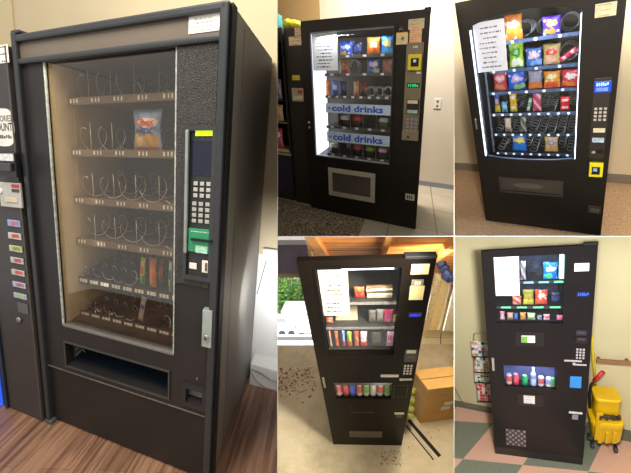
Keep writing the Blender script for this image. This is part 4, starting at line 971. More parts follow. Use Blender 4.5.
# overhead door hanging above the opening, its lower rail, frame post
zd = 3.1
def quad_at(pts, zc, th, name, mat, kind=True, clip=True, **pr):
    v = [R.loc(x, y, zc) for x, y in pts]; n = R.B.inverted() @ Vector((0, 0, th))
    o = MB(R).loft(v, n).build(name, mat, clip=clip, **pr)
    if kind: o['kind'] = 'structure'
    return o
quad_at([(250, 240), (306.5, 240), (307, 246), (250, 246)], zd+.02, .05, 'door_1', M('#c9c4c4', .6, var=.05))
dpan = quad_at([(250, 245.2), (307.5, 244.8), (311, 275), (250, 274.4)], zd, .06, 'door_1', M('#5b4f5c', .6, var=.06, scale=5))
quad_at([(250, 274), (311, 273.5), (311.5, 277.4), (250, 278)], zd-.01, .06, 'door_1', M('#8c7340', .7, var=.1))
quad_at([(306.3, 238), (309.5, 238), (313, 262), (309.5, 262)], zd-.35, .05, 'trim_2', M('#b8935c', .7, var=.15))
quad_at([(430, 236), (520, 236), (520, 425), (405, 425)], 3.35, .08, 'wall_back', M('#e9d7a8', .85, var=.05, scale=4))
for yy in (337, 352, 366):
    quad_at([(425, yy), (500, yy+1.5), (500, yy+2.0), (425, yy+.5)], 3.345, .004, 'wall_seam', M('#b59e70', .9))
# outdoors: house, trees, pickup
def hbox(x0, y0, x1, y1, zc, dep, name, mat, **pr): return quad_at([(x0, y0), (x1, y0), (x1, y1), (x0, y1)], zc, dep, name, mat, False, False, **pr)
bh_ = thing(R, 'garage_building', 'overexposed white low building beyond the driveway behind the pickup', 'building', R.loc(300, 330, 46))
v = R.loc(283, 331, 45); v2 = R.loc(330, 312, 45)
def hb(mb, a, c, zc, dep, mi=0):
    vs = [R.loc(a[0], a[1], zc), R.loc(c[0], a[1], zc), R.loc(c[0], c[1], zc), R.loc(a[0], c[1], zc)]; mb.loft(vs, R.B.inverted() @ Vector((0, 0, dep)), mi); return mb
hb(MB(R), (282, 313.5), (345, 333), 45, 6).build('wall', M('#f2f0ec', .8, var=.03, emit=0), bh_)
hb(MB(R), (281, 311.2), (346, 313.8), 44.6, 7).build('roof', M('#dcdad6', .8), bh_)
rn = random.Random(3)
lcol = [M('#5f8f3c', .7, var=.3), M('#7fae4e', .7, var=.3), M('#46733a', .7, var=.3)]
for i, (px, top, base, zc, wpx, lb) in enumerate(((281, 272, 322, 60, 12, 'leafy green tree leftmost beyond the driveway'), (291, 276, 318, 66, 12, 'leafy green tree just above the white pickup'), (302, 274, 318, 72, 12, 'leafy green tree next to the machine edge beyond the driveway'), (314, 276, 318, 78, 12, 'green tree mostly hidden behind the garage machine'))):
    t = thing(R, 'tree', lb, 'tree', R.loc(px, base+12, zc), 'trees beyond the driveway')
    c0 = R.loc(px, (top+base)/2, zc); cam3 = R.B.inverted() @ Vector((0, 0, 1)); up3 = R.B.inverted() @ Vector((0, -1, 0)); rt3 = R.B.inverted() @ Vector((1, 0, 0))
    hw, hh = wpx*zc/F*.75, (base-top)/2*zc/F*1.08
    mb = MB(R)
    for _ in range(1500):
        a, cz, r = rn.uniform(0, 6.283), rn.uniform(-1, 1), rn.random()**.4
        s_ = math.sqrt(1-cz*cz); p = c0+(rt3*math.cos(a)*s_*hw+cam3*math.sin(a)*s_*hw+up3*cz*hh)*r
        q1 = Vector((rn.gauss(0, 1), rn.gauss(0, 1), rn.gauss(0, 1))).normalized(); q2 = q1.orthogonal().normalized(); s = rn.uniform(.15, .34)
        mb.poly([p-q1*s, p+q2*s*.5, p+q1*s, p-q2*s*.5], rn.randrange(3))
    mb.build('foliage', lcol, t)
    MB(R).tube([c0-up3*hh*1.6, c0-up3*hh*.2, c0+up3*hh*.3], .35, 7, r1=.12).build('trunk', M('#5d4a35', .9), t)
# pickup: profile swept sideways
tk = thing(R, 'pickup_truck', 'white pickup parked on the bright driveway beyond the garage', 'truck', R.loc(285, 337, 42))
zc = 42; sw = R.B.inverted() @ Vector((0, 0, 1.9))
prof = [(268, 322), (269, 317.6), (285, 317.4), (288, 323.2), (299, 324), (299.6, 330.8), (297, 333.6), (268, 333.6)]
MB(R).loft([R.loc(x, y, zc) for x, y in prof], sw).build('body', M('#f4f4f4', .35, var=.03), tk)
MB(R).loft([R.loc(x, y, zc-.03) for x, y in ((275, 318.4), (284.4, 318.3), (286.6, 322.8), (275, 322.8))], R.B.inverted() @ Vector((0, 0, .04))).build('window', M('#7d858c', .2), tk)
MB(R).loft([R.loc(x, y, zc-.04) for x, y in ((284, 325.4), (287.4, 325.4), (287.4, 326.6), (284, 326.6))], R.B.inverted() @ Vector((0, 0, .04))).build('door_handle', M('#3b3f44', .3), tk)
MB(R).loft([R.loc(x, y, zc-.04) for x, y in ((294.4, 325.6), (296.2, 325.6), (296.2, 329), (294.4, 329))], R.B.inverted() @ Vector((0, 0, .04))).build('tail_light', M('#b8736a', .3), tk)
for wx in (282, 291.4):
    MB(R).lathe(R.loc(wx, 333.2, zc-.06), R.B.inverted() @ Vector((0, 0, 1)), [(.36, 0), (.39, .05), (.39, .26), (.36, .3)], 16).build('wheel', M('#3b3d42', .7), tk)
# ---- the machine
W, H, D = R.W, 1.83, .42
vm = thing(R, 'vending_machine', 'black machine in an open garage with a row of drink cans under its window', 'vending machine', (W/2, D/2, 0), 'snack and drink vending machines')
gx0, gx1, gz0, gz1 = .057, .345, 1.212, 1.785
kx0, kx1, kz0, kz1 = .061, .350, .735, .930
fb = M('#120e0a', .42, var=.12, scale=9, spec=.06)
slope_top(MB(R).holed(.002, W-.002, .004, H-.002, .03, D, [(gx0-.004, gx1+.004, gz0-.006, gz1+.006), (kx0-.004, kx1+.004, kz0-.004, kz1+.004)], back=True), R, (372, 300), H).build('cabinet', black2, vm)
MB(R).holed(0, W, 0, H, 0, .03, [(gx0, gx1, gz0, gz1), (kx0, kx1, kz0, kz1)]).build('door', fb, vm)
MB(R).box(W-.10, W+.002, -.003, .03, H-.004, H+.010, .003).build('hinge', rubber, vm)
gm = glassmat(.02, (.97, .98, 1))
MB(R).box(gx0, gx1, .020, .0215, gz0, gz1).build('glass_pane', gm, vm)
MB(R).box(kx0, kx1, .010, .0115, kz0, kz1).build('glass_pane', gm, vm)
frame_rect(R, gx0-.006, gx1+.006, gz0-.012, gz1+.012, .008, -.003, .002).build('window_gasket', M('#0f0d0b', .5, spec=.1), vm)
bo = MB(R); lz = gz1-.018
bar = MB(R).box(gx0+.05, gx1-.012, .026, .034, lz-.012, lz+.010).build('light_bar', M('#1a1c20', .5), vm)
for i in range(16):
    xx = gx0+.09+i*(gx1-.03-gx0-.09)/15
    MB(R).box(xx-.0055, xx+.0055, .0235, .026, lz-.007, lz+.007, .001).build('light_spot', M('#f4f8ff', .3, emit=4, var=.01), bar)
slope_top(MB(R).box(gx0, gx1, .30, .305, gz0, gz1), R, (372, 300), H).build('back_liner', M('#3a3c3f', .5, var=.15), vm)
zs4 = [1.540, 1.364, gz0+.003]
fl4 = []
for k, zz in enumerate(zs4):
    sh = MB(R).box(gx0+.001, gx1-.001, .055 if k < 2 else .03, .30, zz-.006 if k < 2 else zz-.002, zz).build('shelf', M('#4a4741', .4, metal=.3), vm); fl4.append(zz)
    if k < 2: MB(R).box(gx0+.001, gx1-.001, .052, .055, zz-.012, zz+.004).build('label_strip', M('#8b8578', .4, var=.4, scale=60) if k < 2 else M('#2b2926', .5), sh)
notice(R, vm, (317.4, 270), (350.2, 315.2), .018, 9, M('#c9c0a8', .7, var=.05), seed=44, label='tall printed paper behind the window')
# controls
x0, x1, z0, z1 = R.rect((408.8, 312), (420.6, 318))
notice(R, vm, (411.8, 264.2), (428.2, 274), -.001, 3, M('#d2c48c', .7), seed=45, name='sticker', ink='#b8a468', label='cream sticker at the top right')
t0 = patch(R, vm, (412, 279.8), (423, 286), -.001, 0, M('#7a7263', .5, var=.25, scale=90), 'sticker')
x0, x1, z0, z1 = R.rect((415, 281.2), (420.6, 284.6)); MB(R).dashes(x0, x1, z0, z1, -.0014, 3).build('lettering', M('#d8cfbb', .5), t0)
st = notice(R, vm, (410.3, 286), (422.5, 299.6), -.001, 0, M('#d0c288', .6), seed=46, name='sticker', label='cream sticker with a yellow top band')
x0, x1, z0, z1 = R.rect((410.6, 286), (422.4, 288))
MB(R).box(x0, x1, -.0016, -.001, z0, z1).build('sticker_band', M('#e6c520', .5), st)
x0, x1, z0, z1 = R.rect((413.6, 290.5), (419.6, 297.5)); mb = MB(R); rn = random.Random(9)
for i in range(6): mb.tube([(rn.uniform(x0, x1), -.0014, rn.uniform(z0, z1)), (rn.uniform(x0, x1), -.0014, rn.uniform(z0, z1))], .0008, 4)
mb.build('sticker_drawing', M('#55492c', .6), st)
dp = patch(R, vm, (409, 312.6), (421.4, 317), -.001, 0, M('#25211c', .4), 'display')
x0, x1, z0, z1 = R.rect((410.2, 313.8), (420.4, 316.2)); MB(R).dashes(x0, x1, z0, z1, -.0016, 6).build('lettering', M('#2a2ae6', .4, emit=1.0), dp)
dp['label'] = 'dark display with blue glowing letters'
bl = patch(R, vm, (405.6, 349.6), (416, 362), -.002, 0, M('#2a261f', .4), 'bill_acceptor')
patch(R, bl, (407, 350.6), (415.6, 353.4), -.004, -.002, M('#cfc8b4', .4, var=.3, scale=150), 'bill_plate')
patch(R, bl, (407.4, 356.5), (414.6, 358), -.003, -.002, M('#4f483c', .4), 'bill_slot')
keypad(R, vm, (403.8, 364.4), (411.6, 374.8), 3, 4, 0, M('#c9c2b0', .4), .002, .66)
b1 = patch(R, vm, (380.9, 375.6), (398.6, 377.4), -.008, 0, M('#d8d3c6', .3, metal=.5), 'bar_lock', .001)
b2_ = patch(R, vm, (402, 379.2), (412, 380.6), -.006, 0, M('#c9c3b4', .3, metal=.5), 'bar_lock', .001)
xx, zz = R.P(400.7, 378.6); MB(R).lathe((xx, -.010, zz), (0, 1, 0), [(.006, 0), (.008, .002), (.008, .010)], 10).build('lock_knob', M('#d8d3c6', .3, metal=.6), vm)
frame_rect(R, R.P(394.5, 385)[0], R.P(407.5, 390)[0], R.P(400, 397.5)[1], R.P(400, 385.2)[1], .002, -.001, 0).build('cover_plate', M('#4d4435', .5), vm)
patch(R, vm, (394.6, 413.2), (404, 414.6), -.006, 0, M('#d8d3c6', .3, metal=.5), 'bar_lock', .001)
patch(R, vm, (396.4, 414.6), (402.2, 417.6), -.002, 0, M('#0b0a09', .4), 'coin_return')
patch(R, vm, (322, 378.2), (325.8, 388), -.006, 0, M('#8f877a', .3, metal=.5, var=.3, scale=120), 'lock', .001)
patch(R, vm, (351.6, 411.8), (374, 413.0), -.001, 0, M('#0f0d0a', .5), 'delivery_slit')
patch(R, vm, (350.2, 404.2), (351, 414.4), -.002, 0, M('#6b6252', .4), 'delivery_edge')
x0, x1, z0, z1 = R.rect((349, 431), (382, 437.5)); MB(R).box(x0, x1, -.001, 0, z0, z1).build('mottled_patch', M('#453c31', .35, var=.4, scale=40), vm)  # lighter mottled brown patch low on the front
# cans in the lower window
MB(R).box(kx0, kx1, .10, .105, kz0, kz1).build('can_back', M('#2f2c2e', .5), vm)
MB(R).box(kx0, kx1, .0125, .098, kz1-.048, kz1-.002).build('can_header', M('#3f3940', .5, var=.2), vm)
G4 = 'drink cans in the lower window of the garage machine'
cc = [(('#c7c3bb', '#c9474a', '#d8d8d4'), 'white and red drink can, leftmost in the row of the garage machine'), (('#c93a44', '#d6484c', '#e0b4b4'), 'red drink can second from left in the garage machine'), (('#2a4ab0', '#3a60c8', '#b4c4e6'), 'blue drink can with pale top, third in the garage machine row'), (('#d8d0c4', '#c95a3c', '#c4d8d0'), 'white can with red and yellow print, fourth in the garage machine row'), (('#d8dcc0', '#6fae3a', '#c9e0b4'), 'green and white drink can, fifth in the garage machine row'), (('#e0dcd0', '#d8cfc0', '#d0d4d0'), 'plain whitish drink can, sixth in the garage machine row'), (('#d8d0c8', '#c9474a', '#e0b8b0'), 'white can with red band, seventh in the garage machine row'), (('#7f9a4a', '#4f7f3a', '#b8d0a0'), 'green drink can at the right end of the garage machine row')]
for i, (c, lb) in enumerate(cc):
    xx = kx0+.019+i*(kx1-kx0-.038)/7
    can(R, xx, kz0+.001, .138, .0165, .034, c, 'drink_can', lb, G4)
# snacks
G5 = 'snacks in the upper window of the garage machine'
def b4(tl, br, cols, label, pat='chips', k=0, nm='snack_bag', rot=0, t=.02, Y=.085, fl=True): return bag(R, tl, br, Y, cols, nm, label, 'snack bag' if nm == 'snack_bag' else ('carton' if nm == 'carton' else 'candy bar'), G5, pat, fl4[k] if fl else None, rot, t)
b4((353.6, 286.8), (365, 301), ('#b06a3c', '#c9402a', '#c92f2a'), 'red and orange bag on the upper shelf of the garage machine', 'split', 0)
rows_ = [((367, 297), (397, 299), '#a8926a', 'lowest tan flat pack in the slanting stack on the upper shelf'), ((367, 294), (397, 296), '#dcd4be', 'pale flat pack second from the bottom of the slanting stack'), ((366, 291.4), (396, 293), '#5d4c36', 'dark brown flat pack in the middle of the slanting stack'), ((366, 289), (397, 291), '#dcd4be', 'pale flat pack second from the top of the slanting stack'), ((366, 286.5), (398, 288.4), '#8a6c46', 'brown topmost flat pack in the slanting stack on the upper shelf')]
for i, (tl, br, c, lb) in enumerate(rows_):
    x0, x1, z0, z1 = R.rect(tl, br, .08); x1 = min(x1, gx1-.016); mb = MB(R); zb = fl4[0]+.012+.0145*i; mb.box(x0, x1, .07, .085, zb, zb+.011, .002); mb.rot((x0, zb), .03+.006*i)
    mb.build('flat_pack', M(c, .4, var=.35, scale=50), label=lb, category='pack', group=G5)
b4((325.4, 317), (334, 326), ('#d8703a', '#e9b07a', '#c95a2a'), 'round orange candy bag under the taped paper on the middle shelf', 'chips', 1)
x0, x1, z0, z1 = R.rect((335.5, 316), (358, 326.5), .12)
MB(R).box(x0, x1, .10, .2, fl4[1]+.001, z1, .003).build('carton', M('#c9b48a', .6, var=.1), label='long tan carton lying on the middle shelf of the garage machine', category='carton', group=G5)
x0, x1, z0, z1 = R.rect((352.8, 306), (361, 316), .10); zc_ = fl4[1]+.085
b4((368.4, 310), (376, 318), ('#6d6657', '#7f776a', '#5d564a'), 'grey packet at the left of the grey pair on the middle shelf', 'band', 1)
b4((376.4, 309), (383.6, 318), ('#8a857a', '#979084', '#6f695e'), 'grey packet at the right of the grey pair on the middle shelf', 'band', 1)
b4((384, 309), (392.4, 325), ('#d8455f', '#b84aa0', '#e07a8a'), 'pink and magenta bag on the middle shelf', 'split', 1)
b4((393, 315), (397, 325), ('#a08a50', '#b89c60', '#8a7440'), 'small tan bag right of the pink bag on the middle shelf', 'band', 1)
lowr = [((328.3, 331), (332.2, 344.6), ('#d8945a', '#c98a9a', '#d8d06a'), 'orange and yellow stick, leftmost on the lowest snack shelf', 'split'), ((334.2, 331), (339, 344.6), ('#e0602f', '#e98a4a', '#d84a2a'), 'orange-red stick second from left on the lowest snack shelf', 'stick'), ((341.4, 330.4), (345.6, 344.6), ('#7a9ad0', '#b0c4e0', '#c93a44'), 'blue and red stick third on the lowest snack shelf', 'split'), ((346.6, 331.4), (352.2, 344.4), ('#8fb83a', '#d8c850', '#c9573a'), 'green and red bag fourth on the lowest snack shelf', 'split'), ((353.8, 331), (359, 344.4), ('#c94a3a', '#e0963a', '#d8802a'), 'orange bag with red top fifth on the lowest snack shelf', 'chips'), ((360.2, 331.4), (367, 344.8), ('#e6e0d8', '#e9e4da', '#d0502f'), 'white topped bag with red base on the lowest snack shelf', 'split'), ((371, 332), (381, 344.6), ('#4a4234', '#5d5444', '#3a342a'), 'dark brown bag set in the middle of the lowest snack shelf', 'band'), ((387, 331.6), (393.2, 344), ('#d8a0b8', '#c96a8a', '#c94a5a'), 'pink and white pack at the right of the lowest snack shelf', 'stick')]
for tl, br, c, lb, pt in lowr: b4(tl, br, c, lb, pt, 2, Y=.048)
# ---- things right of the machine
tan = M('#b8a06c', .7, var=.15, scale=30)
def plank(pts, zc, th, name, mat, label, cat, group=None):
    v = [R.loc(x, y, z) for (x, y), z in zip(pts, zc)]; n = R.B.inverted() @ Vector((0, 0, th))
    o = MB(R).loft(v, n).build(name, mat, clip=True, label=label, category=cat)
    if group: o['group'] = group
    return o
GB = 'boards leaning beside the garage machine'
plank([(436.4, 273), (441.5, 276), (430, 330), (423, 330)], (2.2, 2.2, 2.9, 2.9), .02, 'board', M('#cdb88a', .7, var=.3, scale=60), 'rough speckled board leaning right against the garage machine', 'board', GB)
plank([(442, 272), (450.4, 274.5), (438, 330), (428.6, 330)], (2.3, 2.3, 3.0, 3.0), .02, 'board', M('#dcc28a', .7, var=.08), 'smooth tan board leaning second from the garage machine', 'board', GB)
plank([(450.8, 274.8), (452.8, 275.2), (440.6, 330), (438.6, 330)], (2.3, 2.3, 3.0, 3.0), .02, 'board', M('#efe2c0', .6, var=.05), 'narrow white edge strip leaning between the tan board and the white panel', 'board', GB)
plank([(455.6, 282), (490, 290), (490, 335), (443.5, 331)], (2.4, 2.4, 3.08, 3.08), .02, 'board', M('#efe3c4', .6, var=.04), 'wide white panel leaning rightmost of the boards beside the garage machine', 'board', GB)
# blue cloth hung over the boards
mb = MB(R); rn = random.Random(2)
g = [(438.5, 259.5), (441, 262), (444, 269), (446.5, 275), (450, 277.5), (456, 274)]
for i, (gx, gy) in enumerate(g[:-1]):
    p = R.loc(gx, gy, 2.12); mb.blob(p, .028, .03, .042, i % 2, 2, .18, rn)
mb.build('cloth', [M('#1d2546', .8, var=.4, scale=40), M('#2f3960', .8, var=.3)], clip=True, label='dark blue cloth bundled over the top corner of the leaning boards', category='cloth')
p = [R.loc(452, 270, 2.3), R.loc(448, 274, 2.32), R.loc(453, 277, 2.3), R.loc(460, 276, 2.3)]
# cardboard box
Zf = 0
Av = Vector((*R.G(419.6, 423), 0)); Bv = Vector((*R.G(462, 417.6), 0))
zt = R.hit(426.6, 390, 1, Av.y).z
Dt = R.hit(413.5, 371, 2, zt); Dv = Vector((Dt.x, Dt.y, 0)); Cv = Bv+Dv-Av
kraft = M('#c99a52', .75, var=.06, scale=8)
bx = thing(R, 'cardboard_box', 'brown cardboard box taped shut on the garage floor at the right edge', 'box', (Av+Cv)/2)
U = Vector((0, 0, zt))
MB(R).hexa([Av, Bv, Cv, Dv], [v+U for v in (Av, Bv, Cv, Dv)]).build('body', kraft, bx, clip=True)
m1, m2 = Av+(Dv-Av)*.5, Bv+(Cv-Bv)*.5; e = Vector((0, 0, .004))
for (a, c, d_, f_) in ((Av, Bv, m2, m1), (m1, m2, Cv, Dv)):
    k = .012
    ctr = (a+c+d_+f_)/4; q = [v+(ctr-v)*.02+U+e*.2 for v in (a, c, d_, f_)]
    MB(R).loft(q, (0, 0, .005)).build('flap', M('#d0a25a', .75, var=.05), bx, clip=True)
q = [m1+(Dv-Av)*-.012, m2+(Dv-Av)*-.012, m2+(Dv-Av)*.012, m1+(Dv-Av)*.012]
MB(R).loft([v+U+e*1.6 for v in q], (0, 0, .001)).build('flap_gap', M('#2b1d0e', .9), bx, clip=True)
fx = (Bv-Av); out = Vector((fx.y, -fx.x, 0)).normalized()
if out.y > 0: out = -out
def onface(u, v): return Av+fx*u+U*v+out*.001
def fq(u0, u1, v0, v1, m, name): return MB(R).loft([onface(u0, v0), onface(u1, v0), onface(u1, v1), onface(u0, v1)], out*.0008).build(name, m, bx, clip=True)
fq(.44, .64, .50, .60, M('#efe6d0', .6), 'shipping_label'); fq(.40, .60, .36, .46, M('#e6dcc4', .6, var=.3, scale=90), 'shipping_label')
mb = MB(R); rn = random.Random(6)
for i in range(16):
    u, v = .22+.035*i+rn.uniform(-.01, .01), .80+rn.uniform(-.05, .05); a, c = onface(u, v), onface(u+rn.uniform(-.02, .03), v+rn.uniform(-.05, .05)); mb.tube([a, c], .0015, 4)
mb.build('scribble', M('#7a4a2a', .8), bx, clip=True)
# yellow-green bag between machine and box
mb = MB(R); rn = random.Random(8); 
for (px, py, zc, s) in ((411.6, 391, 2.36, .028), (410.6, 400, 2.38, .029), (409.8, 409, 2.40, .028), (409.2, 416, 2.40, .025)):
    p = R.loc(px, py, zc); mb.blob((p.x, p.y, p.z), s, s*.9, s*1.3, 0, 3, .10, rn)
mb.build('plastic_sack', M('#a3a545', .5, var=.35, scale=45), label='crumpled yellow-green sack squeezed between the garage machine and the cardboard box', category='sack')
# two dark strips lying on the concrete
def strip(a, c, w, h, mats, label, name='metal_strip'):
    A2, C2 = Vector((*R.G(*a), .001)), Vector((*R.G(*c), .001)); d = (C2-A2).normalized(); s = Vector((-d.y, d.x, 0))*w/2
    return MB(R).hexa([A2-s, C2-s, C2+s, A2+s], [v+Vector((0, 0, h)) for v in (A2-s, C2-s, C2+s, A2+s)]).build(name, mats, clip=True, label=label, category='strip', group='strips lying on the garage floor')
strip((408.6, 420.5), (439.6, 456.5), .022, .012, M('#1c1815', .5), 'upper black strip lying diagonally on the concrete by the box')
strip((407.2, 423.2), (436.8, 459), .009, .008, M('#d8d0bc', .5), 'pale thin strip lying diagonally along the lower side of the black strip')
strip((405.6, 425.4), (433.4, 460), .007, .006, M('#231e1a', .5), 'lowest dark thin strip lying diagonally next to the pale strip')
# wire and red tool by the rear wall
zc = 3.3
MB(R).tube(smooth([R.loc(x, y, zc) for x, y in ((441, 333), (440.6, 345), (441, 355), (444, 362), (448, 366), (452, 364), (458, 366))]), .0035, 5).build('wire', M('#3b2f22', .6), clip=True, label='thin dark wire hanging on the pale garage wall above the box', category='wire')
MB(R).tube([R.loc(449.6, 375, 3.05), R.loc(452, 367, 3.08), R.loc(454.6, 358, 3.1)], .014, 8).build('tool_handle', M('#c2202a', .4), clip=True, label='red handle standing behind the cardboard box at the right edge of the garage photo', category='handle')
# ================================================================== room 5: machine by the mop bucket on chequered tiles (bottom right)
R = R5
# the two tile directions read off the floor
P0 = Vector((*R.G(491.6, 424.0), 0)); P1 = Vector((*R.G(463, 459), 0)); P2 = Vector((*R.G(454.3, 420.2), 0)); P3 = Vector((*R.G(525, 465), 0))
P0 = Vector((*R.G(493.5, 423.5), 0)); dA = Vector((*R.G(463, 459), 0))-P0
Pb = Vector((*R.G(524.0, 466), 0)); Pa = Vector((*R.G(464, 460), 0))
dB = Pb-Pa
uA, uB = dA, dB
cf = bpy.data.materials.new('chequered_tiles'); cf.use_nodes = True; nt = cf.node_tree; b = nt.nodes['Principled BSDF']
M2 = Matrix(((uA.x, uB.x), (uA.y, uB.y))).inverted()
Bi = R.B.inverted(); o = R.w(P0)
rx = [c2wd(Vector(Bi[i])) for i in (0, 1)]
ra = rx[0]*M2[0][0]+rx[1]*M2[0][1]; rb = rx[0]*M2[1][0]+rx[1]*M2[1][1]
g = nt.nodes.new('ShaderNodeNewGeometry'); sub = nt.nodes.new('ShaderNodeVectorMath'); sub.operation = 'SUBTRACT'; sub.inputs[1].default_value = o
nt.links.new(g.outputs['Position'], sub.inputs[0]); cb = nt.nodes.new('ShaderNodeCombineXYZ')
for i, v in enumerate((ra, rb)):
    d = nt.nodes.new('ShaderNodeVectorMath'); d.operation = 'DOT_PRODUCT'; d.inputs[1].default_value = v
    nt.links.new(sub.outputs[0], d.inputs[0]); nt.links.new(d.outputs['Value'], cb.inputs[i])
cb.inputs[2].default_value = .5
ck = nt.nodes.new('ShaderNodeTexChecker'); ck.inputs['Scale'].default_value = 1; nt.links.new(cb.outputs[0], ck.inputs['Vector'])
nz = nt.nodes.new('ShaderNodeTexNoise'); nz.inputs['Scale'].default_value = 60; nz.inputs['Detail'].default_value = 3; nt.links.new(cb.outputs[0], nz.inputs['Vector'])
ca = ramp2(nt, nz.outputs['Fac'], [(.35, '#c79a86'), (.65, '#dcb4a0')]); cg = ramp2(nt, nz.outputs['Fac'], [(.35, '#5f6658'), (.65, '#8b9180')])
mx = nt.nodes.new('ShaderNodeMixRGB'); nt.links.new(ck.outputs['Fac'], mx.inputs[0]); nt.links.new(ca, mx.inputs[1]); nt.links.new(cg, mx.inputs[2])
nt.links.new(mx.outputs[0], b.inputs['Base Color']); b.inputs['Roughness'].default_value = .4
def wy(x): return .505-.19*x
structure(MB(R).hexa([(-1.2, -1.0, -.03), (2.2, -1.0, -.03), (2.2, wy(2.2), -.03), (-1.2, wy(-1.2), -.03)], [(-1.2, -1.0, 0), (2.2, -1.0, 0), (2.2, wy(2.2), 0), (-1.2, wy(-1.2), 0)]).build('floor', cf, clip=True))
olive = M('#c4bc98', .85, var=.03, scale=3)
def wallstrip(z0, z1, off, th, name, mat, x0=-1.2, x1=2.4):
    A = [(x0, wy(x0)-off, z0), (x1, wy(x1)-off, z0), (x1, wy(x1)-off, z1), (x0, wy(x0)-off, z1)]
    return structure(MB(R).loft(A, (0, th, 0)).build(name, mat, clip=True))
wallstrip(0, 2.6, 0, .05, 'wall_back', olive)
bz = R.hit(454, 400, 1, wy(-.36)).z
wallstrip(0, bz, .012, .0115, 'baseboard_back', M('#5d6152', .6, var=.08), -1.2, .66)
wallstrip(0, bz*1.6, .012, .0115, 'baseboard_back', M('#5d6152', .6, var=.08), .66, 2.4)
# handrail on the wall
hx = R.hit(596, 356.5, 1, wy(.62)); hx2 = R.hit(629.5, 359, 1, wy(.85))
hr = M('#8f6a4c', .5, var=.15, scale=20)
mb = MB(R)
a = Vector((hx.x-.01, wy(hx.x)-.05, hx.z)); c = Vector((hx2.x, wy(hx2.x)-.05, hx2.z-.002))
tr_ = thing(R, 'handrail', 'brown wooden rail fixed to the wall above the mop bucket', 'rail', (a+c)/2)
MB(R).hexa([a+Vector((0, -.012, -.016)), c+Vector((0, -.012, -.016)), c+Vector((0, .012, -.016)), a+Vector((0, .012, -.016))], [a+Vector((0, -.012, .014)), c+Vector((0, -.012, .014)), c+Vector((0, .012, .014)), a+Vector((0, .012, .014))]).build('rail', hr, tr_)
for u in (.1, .9):
    p = a+(c-a)*u; MB(R).box(p.x-.008, p.x+.008, p.y+.012, wy(p.x)-.002, p.z-.01, p.z+.01).build('bracket', M('#5d4a3a', .5), tr_)
# ---- the machine
W, H, D = R.W, 1.83, .32
vm = thing(R, 'vending_machine', 'black machine on chequered tiles with a small can window and blue square sticker', 'vending machine', (W/2, D/2, 0), 'snack and drink vending machines')
gx0, gx1, gz0, gz1 = .064, .427, 1.293, 1.782
kx0, kx1, kz0, kz1 = .090, .402, .736, .936
fb = M('#130f13', .38, var=.12, scale=9, spec=.35)
slope_top(MB(R).holed(.003, W-.003, .015, H-.003, .03, D, [(gx0-.004, gx1+.004, gz0-.004, gz1+.004), (kx0-.004, kx1+.004, kz0-.004, kz1+.004)], back=True), R, (540, 275), H).build('cabinet', black2, vm)
sm = (R.P(497, 447)[1]+R.P(504, 447.5)[1])/2
MB(R).holed(0, W, sm, H, 0, .03, [(gx0, gx1, gz0, gz1), (kx0, kx1, kz0, kz1)]).build('door', fb, vm)
MB(R).box(0, W, .002, .03, 0, sm-.003, .002).build('kick_panel', M('#1f1a1c', .4, var=.1), vm)
MB(R).box(W-.065, W+.002, -.003, .03, H-.002, H+.014, .003).build('hinge', rubber, vm)
gm = glassmat(.02, (.97, .98, 1))
MB(R).box(gx0, gx1, .012, .0135, gz0, gz1).build('glass_pane', gm, vm)
MB(R).box(kx0, kx1, .012, .0135, kz0, kz1).build('glass_pane', gm, vm)
slope_top(MB(R).box(gx0, gx1, .26, .265, gz0, gz1), R, (540, 275), H).build('back_liner', M('#2b3348', .5, var=.5, scale=22, stretch=(4, 1, .05)), vm)
x0, x1, z0, z1 = R.rect((560.4, 257), (564.4, 278.6), .02)
MB(R).box(min(x0, gx1-.022), gx1-.001, .02, .04, z0, gz1-.012).build('light_strip', M('#b8f0e6', .4, emit=1.3, var=.4, scale=60), vm)['label'] = 'glowing pale green light strip'
zs5 = [1.580, 1.394, gz0+.003]; fl5 = []
grn = M('#6fe0a8', .4, emit=.8, var=.4, scale=40)
for k, zz in enumerate(zs5):
    sh = MB(R).box(gx0+.001, gx1-.001, .06 if k < 2 else .03, .26, zz-.006 if k < 2 else zz-.002, zz).build('shelf', M('#26262c', .5), vm); fl5.append(zz)
    if k < 2: MB(R).box(gx0+.001, gx1-.001, .057, .06, zz-.014, zz+.006).build('label_strip', M('#34363f', .4, var=.3), sh)
    if k < 2:
        for i in range(4 if k else 3):
            xa = gx0+(.03 if k else .16)+i*(.09 if k else .08)
            MB(R).box(xa, xa+(.055 if k else .052), .054, .057, zz-.008, zz+.003).build('price_light', grn, sh)
notice(R, vm, (493.6, 257), (519.8, 295.5), .010, 9, M('#d9d4e0', .7, var=.05), seed=55, label='tall white paper behind the window', ink='#8d879a')
notice(R, vm, (574.5, 263.4), (588.9, 271), -.001, 3, M('#e6cfd4', .7), seed=56, name='sticker', ink='#b89aa2', label='pale pink sticker at the top right')
dp = patch(R, vm, (576.8, 291.8), (589.8, 296.6), -.001, 0, M('#191620', .4), 'display'); dp['label'] = 'dark display with blue glowing letters'
x0, x1, z0, z1 = R.rect((577.8, 292.8), (588.8, 295.7)); MB(R).dashes(x0, x1, z0, z1, -.0016, 6).build('lettering', M('#2450e6', .4, emit=.9), dp)
e = patch(R, vm, (515.2, 331.6), (543.8, 346.4), -.003, 0, M('#17141a', .35), 'delivery_plate', .001)
s1 = patch(R, e, (521.4, 335.6), (535, 342.8), -.0045, -.003, M('#e6e8e0', .5), 'sticker'); s1['label'] = 'small green and white sticker'
x0, x1, z0, z1 = R.rect((521.6, 336), (527.4, 342.4)); MB(R).box(x0, x1, -.0052, -.0045, z0, z1).build('sticker_logo', M('#6fa84a', .5, var=.3, scale=90), e)
x0, x1, z0, z1 = R.rect((528.6, 337.5), (534, 341)); mb = MB(R)
